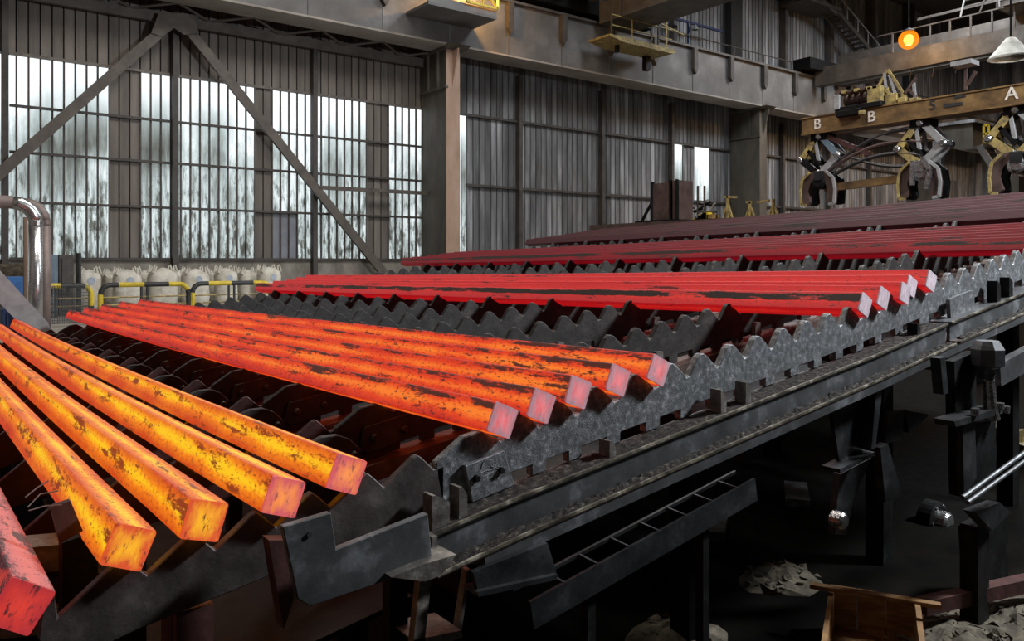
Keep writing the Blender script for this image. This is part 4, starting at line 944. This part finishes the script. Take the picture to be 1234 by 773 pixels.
# drive machinery on the beam
def mach(name, px0, px1, pyt, pyb, m, dx=.0, wd=.4, round_=False):
    a, b = atX(px0, pyb, XS), atX(px1, pyb, XS); zt = atX((px0+px1)/2, pyt, XS).z; zb_ = atX((px0+px1)/2, pyb, XS).z
    if round_: return MB().tube([(XS+.25+dx, a.y, (zt+zb_)/2), (XS+.25+dx, b.y, (zt+zb_)/2)], abs(zt-zb_)/2, 14).build(name, m, t)
    return MB().box((XS+dx, min(a.y, b.y), zb_), (XS+dx+wd, max(a.y, b.y), zt)).build(name, m, t, bevel=.01)
mach('motor', 1012, 1030, 112, 126, m_rustbox, .05, .4, True); mach('motor', 1031, 1046, 108, 124, m_rustbox, .05, .4, True)
mach('gearbox', 1046, 1062, 104, 128, m_yelold, -.05); mach('gearbox', 1064, 1078, 112, 126, m_yelold, .1)
mach('base_frame', 1008, 1064, 126, 132, m_black, -.08, .6); mach('base_frame', 1010, 1040, 133, 140, m_black, -.12, .2)
mach('terminal_box', 1007, 1014, 115, 133, m_chute, -.1, .1); mach('terminal_box', 1038, 1045, 134, 139, m_yelold, -.14, .1)
mach('valve_block', 1080, 1090, 117, 123, m_yelold, .05, .2); mach('valve_block', 1093, 1103, 117, 122, m_yelold, .1, .2)
for a, b, m in (((1058, 106), (1070, 84), m_yelold), ((1070, 84), (1092, 118), m_yelold), ((1062, 104), (1078, 118), m_yelold), ((1066, 88), (1068, 106), m_chute), ((1072, 90), (1080, 116), m_chute), ((1090, 114), (1104, 94), m_rustbox), ((1103, 118), (1101, 100), m_chute), ((1105, 118), (1096, 108), m_rustbox)):
    MB().beam(atX(*a, XS+.15), atX(*b, XS+.15), .05, .06).build('frame_bar', m, t)
for k in range(7):
    p = atX(1010+k*7.5, 113-k*1.2, XS); MB().box((XS-.05, p.y-.05, p.z-.02), (XS+.3, p.y+.05, p.z+.05)).build('cooling_fin', m_yelold if k % 2 else m_rustbox, t)
for a, b in (((1164, 108), (1164, 82)), ((1166, 102), (1176, 86))): MB().beam(atX(*a, XS+.2), atX(*b, XS+.2), .05, .06).build('mast', m_rustbox, t)
p = atX(1168, 76, XS+.2); MB().box((p.x-.2, p.y-.12, p.z-.05), (p.x+.2, p.y+.3, p.z+.05)).build('signal_lamp', m_chute, t)

def tong(px, i, lab):
    yc = atX(px, 150, XS).y; X = XS+.25
    g_ = thing('lifting_tong', (X, yc, z0), lab, 'tong', 'lifting tongs under the ochre beam')
    k = (1, .9, 1)[i]
    P = lambda dy, z: Vector((X, yc+dy, z0-z))            # dy: along the beam, z: below the beam
    def bar(a, b, w_, m, dx=0, nm='link'): MB().beam(P(*a)+Vector((dx, 0, 0)), P(*b)+Vector((dx, 0, 0)), .07, w_).build(nm, m, g_)
    MB().box((X-.2, yc-.22, z0-.2), (X+.2, yc+.22, z0-.03)).build('hanger_block', m_black, g_)
    for dx in (-.16, .16):
        bar((.05, .10), (.52, .66), .15, m_yelold, dx); bar((-.05, .10), (-.50, .62), .15, m_bluegrey if i == 0 else m_chute, dx)
        bar((.52, .62), (.04, 1.02), .16, m_yelold if i else m_black, dx); bar((-.50, .60), (-.06, 1.0), .15, m_chute if i != 2 else m_yelold, dx)
        bar((.10, .15), (.02, .70), .07, m_chute, dx); bar((.30, .42), (.0, .80), .09, m_black, dx)
    for q in ((0, .10), (.52, .64), (-.50, .61), (0, 1.01)):
        MB().lathe([(.05, -.25), (.08, -.22), (.08, .22), (.05, .25)], P(*q), 'X', 12).build('pivot_pin', m_chrome, g_)
    # claws: bent plates closing below, with bright worn outer edges
    for s_ in (-1, 1):
        pts = [(s_*.02, .95), (s_*.22, .98), (s_*.42, 1.16), (s_*.47, 1.45), (s_*.44, 1.78), (s_*.30, 1.80), (s_*.22, 1.72), (s_*.26, 1.45), (s_*.20, 1.25), (s_*.03, 1.12)]
        for xa_, m_ in ((X-.24, m_rustbox), (X+.12, m_black)):
            MB().prismX([(yc+a, z0-b) for a, b in pts], xa_, xa_+.12).build('claw', m_, g_)
        for (a, b), (c, d) in zip(pts[1:5], pts[2:6]):
            MB().beam((X-.25, yc+a, z0-b), (X-.25, yc+c, z0-d), .05, .06).build('worn_edge', m_yelold if (s_ > 0 or i == 2) else m_chute, g_)
    MB().lathe([(.10, -.30), (.17, -.27), (.17, .2), (.12, .25)], P(-.04, 1.25), 'X', 16).build('drum', m_chrome if i else m_black, g_)
    MB().box((X-.32, yc-.16, z0-1.2), (X-.1, yc+.06, z0-.98)).build('clamp_block', m_chrome if i == 1 else m_under, g_)
    if i == 1:
        for a, b in (((-.1, .9), (-.28, 1.2)), ((-.28, 1.2), (-.18, 1.6)), ((.10, .95), (.12, 1.5))): MB().beam(P(*a)+Vector((-.3, 0, 0)), P(*b)+Vector((-.3, 0, 0)), .08, .09).build('greasy_arm', m_chrome, g_)
    # hydraulic hoses
    for q in range(3):
        MB().tube([P(.3-.1*q, .1), P(.55-.2*q, .5), P(.30-.1*q, .9), P(.05, 1.1)], .022, 6).build('hose', m_hose, g_)
tong(985, 0, 'lifting tong with yellow links under the free end of the ochre beam')
tong(1107, 1, 'lifting tong with bright greasy steel block, middle of three on the beam')
tong(1222, 2, 'lifting tong with pale yellow arms below the letter A')
# tie bar and hoses between the first two tongs
y0, y1 = atX(985, 150, XS).y, atX(1107, 150, XS).y
t2 = thing('tong_tie_bar', (XS, (y0+y1)/2, 5), 'ochre tie bar joining the two tongs at the beam end', 'tie bar')
MB().beam((XS+.2, y0-.1, 5.03), (XS+.2, y1+.3, 5.12), .12, .18).build('bar', m_ochre, t2)
for k, (za, zc, sag) in enumerate(((6.3, 5.4, .3), (5.2, 6.2, -.35), (5.3, 5.9, -.28), (5.1, 5.6, -.3))):
    pts = [Vector((XS+.1, y0+(y1-y0)*s_/8, za+(zc-za)*s_/8-sag*4*(s_/8)*(1-s_/8))) for s_ in range(9)]
    MB().tube(pts, .05 if k else .04, 8).build('hose', m_hose if k != 2 else m_rustbox, t2)
MB().beam((XS+.1, y0-.2, 6.3), (XS+.1, y0-1.3, 5.75), .08, .12).build('strut', m_rustpink, t2)
MB().beam((XS+.1, y0-.9, 6.3), (XS+.1, y1+.2, 5.9), .08, .12).build('strut', m_brace, t2)

# ------------------------------------------------------------------ discharge deck behind the dark billets
t = thing('discharge_deck', (20, 11, 0), 'dark steel deck behind the dark maroon billets', 'deck')
MB().box((17.0, 9, 4.2), (23, 18.3, 4.35)).build('deck_plate', m_rustbox, t)
for x in (17.3, 22.7):
    for y in (9.3, 13.5, 18): MB().box((x-.12, y-.12, 0 if y < 18.3 else HF), (x+.12, y+.12, 4.2)).build('leg', m_black, t)
p0, p1 = atX(790, 268, 17.6), atX(821, 268, 17.6); zt = atX(805, 219, 17.6).z
t = thing('rusty_stop_box', (17.8, (p0.y+p1.y)/2, 4.35), 'dark rust-brown double plate box standing behind the billets', 'box')
ym = (p0.y+p1.y)/2
MB().box((17.5, p1.y, 4.40), (18.1, p1.y+.24, zt)).build('plate_column', m_rustbox, t)
MB().box((17.45, p1.y+.24, 4.40), (18.0, p0.y, zt-.04)).build('plate_column', m_rustbox, t)
for y in (p1.y, p1.y+.24, p0.y-.04): MB().box((17.4, y, 4.40), (17.5, y+.05, zt+.02)).build('edge_rib', m_black, t)
MB().box((17.3, p1.y-.0, 4.35), (18.3, p0.y+.55, 4.42)).build('base_plate', m_black, t)
MB().beam((17.5, p0.y+.45, 4.42), (17.5, p0.y+.02, 5.0), .06, .07).build('strut', m_black, t)
def stand(px, pyt, pyb, lab, arm):
    p, q = atX(px, pyt, 18.5), atX(px, pyb, 18.5); h = p.z-4.35
    t = thing('yellow_stand', (18.5, p.y, 4.35), lab, 'stand')
    MB().beam((18.5, p.y, 4.35), (18.5, p.y, p.z), .07, .07).build('post', m_yelold, t)
    for s_ in (-1, 1): MB().beam((18.5, p.y+s_*.17, 4.38), (18.5, p.y, 4.35+h*.75), .045, .045).build('leg', m_yelold, t)
    MB().box((18.4, p.y-.2, 4.35), (18.6, p.y+.2, 4.39)).build('foot', m_yelold, t)
    MB().beam((18.5, p.y+.12, p.z-.03), (18.5, p.y-arm, p.z-.06), .07, .06).build('arm', m_yelold, t)
stand(877, 236, 258, 'yellow stand with short side arm behind the dark billets', .3)
stand(904, 242, 256, 'small yellow tripod foot between the two armed stands', .05)
stand(932, 240, 255, 'yellow stand whose long arm reaches past the wall column', -.5)
t = thing('hose_machine', (18.6, atX(840, 250, 18.6).y, 4.35), 'jumble of yellow and grey machinery beside the rust-brown box', 'machine')
r5 = random.Random(5)
for k in range(9):
    p = atX(828+r5.uniform(0, 34), 262, 18.6); h = r5.uniform(.08, .3)
    MB().box((18.4, p.y-.1, 4.35), (18.7, p.y+.1, 4.35+h)).build('block', [m_yelold, m_yel, m_chute, m_black, m_ochre][k % 5], t)
for k in range(10):
    a = atX(826+r5.uniform(0, 38), 240+r5.uniform(0, 18), 18.6); b = atX(826+r5.uniform(0, 40), 240+r5.uniform(0, 16), 18.6)
    MB().beam(a, b, .04, .05).build('bar', [m_black, m_chute, m_bluegrey, m_post][k % 4], t)
for px in (841, 849):
    p = atX(px, 224, 18.6); MB().beam((18.6, p.y, 4.35), (18.6, p.y, p.z), .05, .05).build('upright', m_post, t)

# control cabin and stair behind the tongs
p = atX(1150, 160, 40)
t = thing('control_cabin', (40, p.y, 9.5), 'grey sheet steel cabin on legs behind the lifting tongs', 'cabin')
a, b = atX(1131, 182, 40), atX(1172, 148, 40)
MB().prismX([(a.y, a.z+.5), (a.y-.8, a.z), (b.y, a.z-.2), (b.y, b.z), (a.y, b.z)], 40, 42.5).build('body', m_col, t)
MB().box((39.8, b.y-.2, b.z), (42.7, a.y+.2, b.z+.15)).build('roof', m_cladgrey, t)
c = atX(1130, 200, 40); MB().box((40, c.y-.15, HF), (40.4, c.y+.25, a.z+.5)).build('leg', m_cladgrey, t)
MB().box((42, b.y+.1, HF), (42.4, b.y+.4, a.z+.5)).build('leg', m_cladgrey, t)
t = thing('access_stair', (36, atX(1195, 190, 36).y, HF), 'grey access stair with small yellow gate below the cabin', 'stairs')
p, q = atX(1180, 176, 36), atX(1205, 214, 36)
for dx in (0, 1.0): MB().beam(p+Vector((dx, 0, 0)), q+Vector((dx, 0, 0)), .08, .25).build('stringer', m_girder, t)
for k in range(7): c = p.lerp(q, k/6); MB().box((c.x, c.y-.14, c.z-.02), (c.x+1, c.y+.14, c.z+.03)).build('tread', m_crane, t)
MB().box((36, q.y-.7, HF), (37, q.y+.2, q.z)).build('base_block', m_col, t)
a, b = atX(1187, 172, 36), atX(1193, 151, 36)
for u, v in (((a.y, a.z), (a.y, b.z)), ((b.y, a.z), (b.y, b.z)), ((a.y, b.z), (b.y, b.z)), ((a.y, a.z), (b.y, a.z)), ((a.y, (a.z+b.z)/2), (b.y, (a.z+b.z)/2))):
    MB().beam((35.9, *u), (35.9, *v), .07, .09).build('gate_bar', m_yel, t)
MB().box((35.98, p.y-.3, p.z-.1), (37, p.y+.6, p.z)).build('landing', m_crane, t)
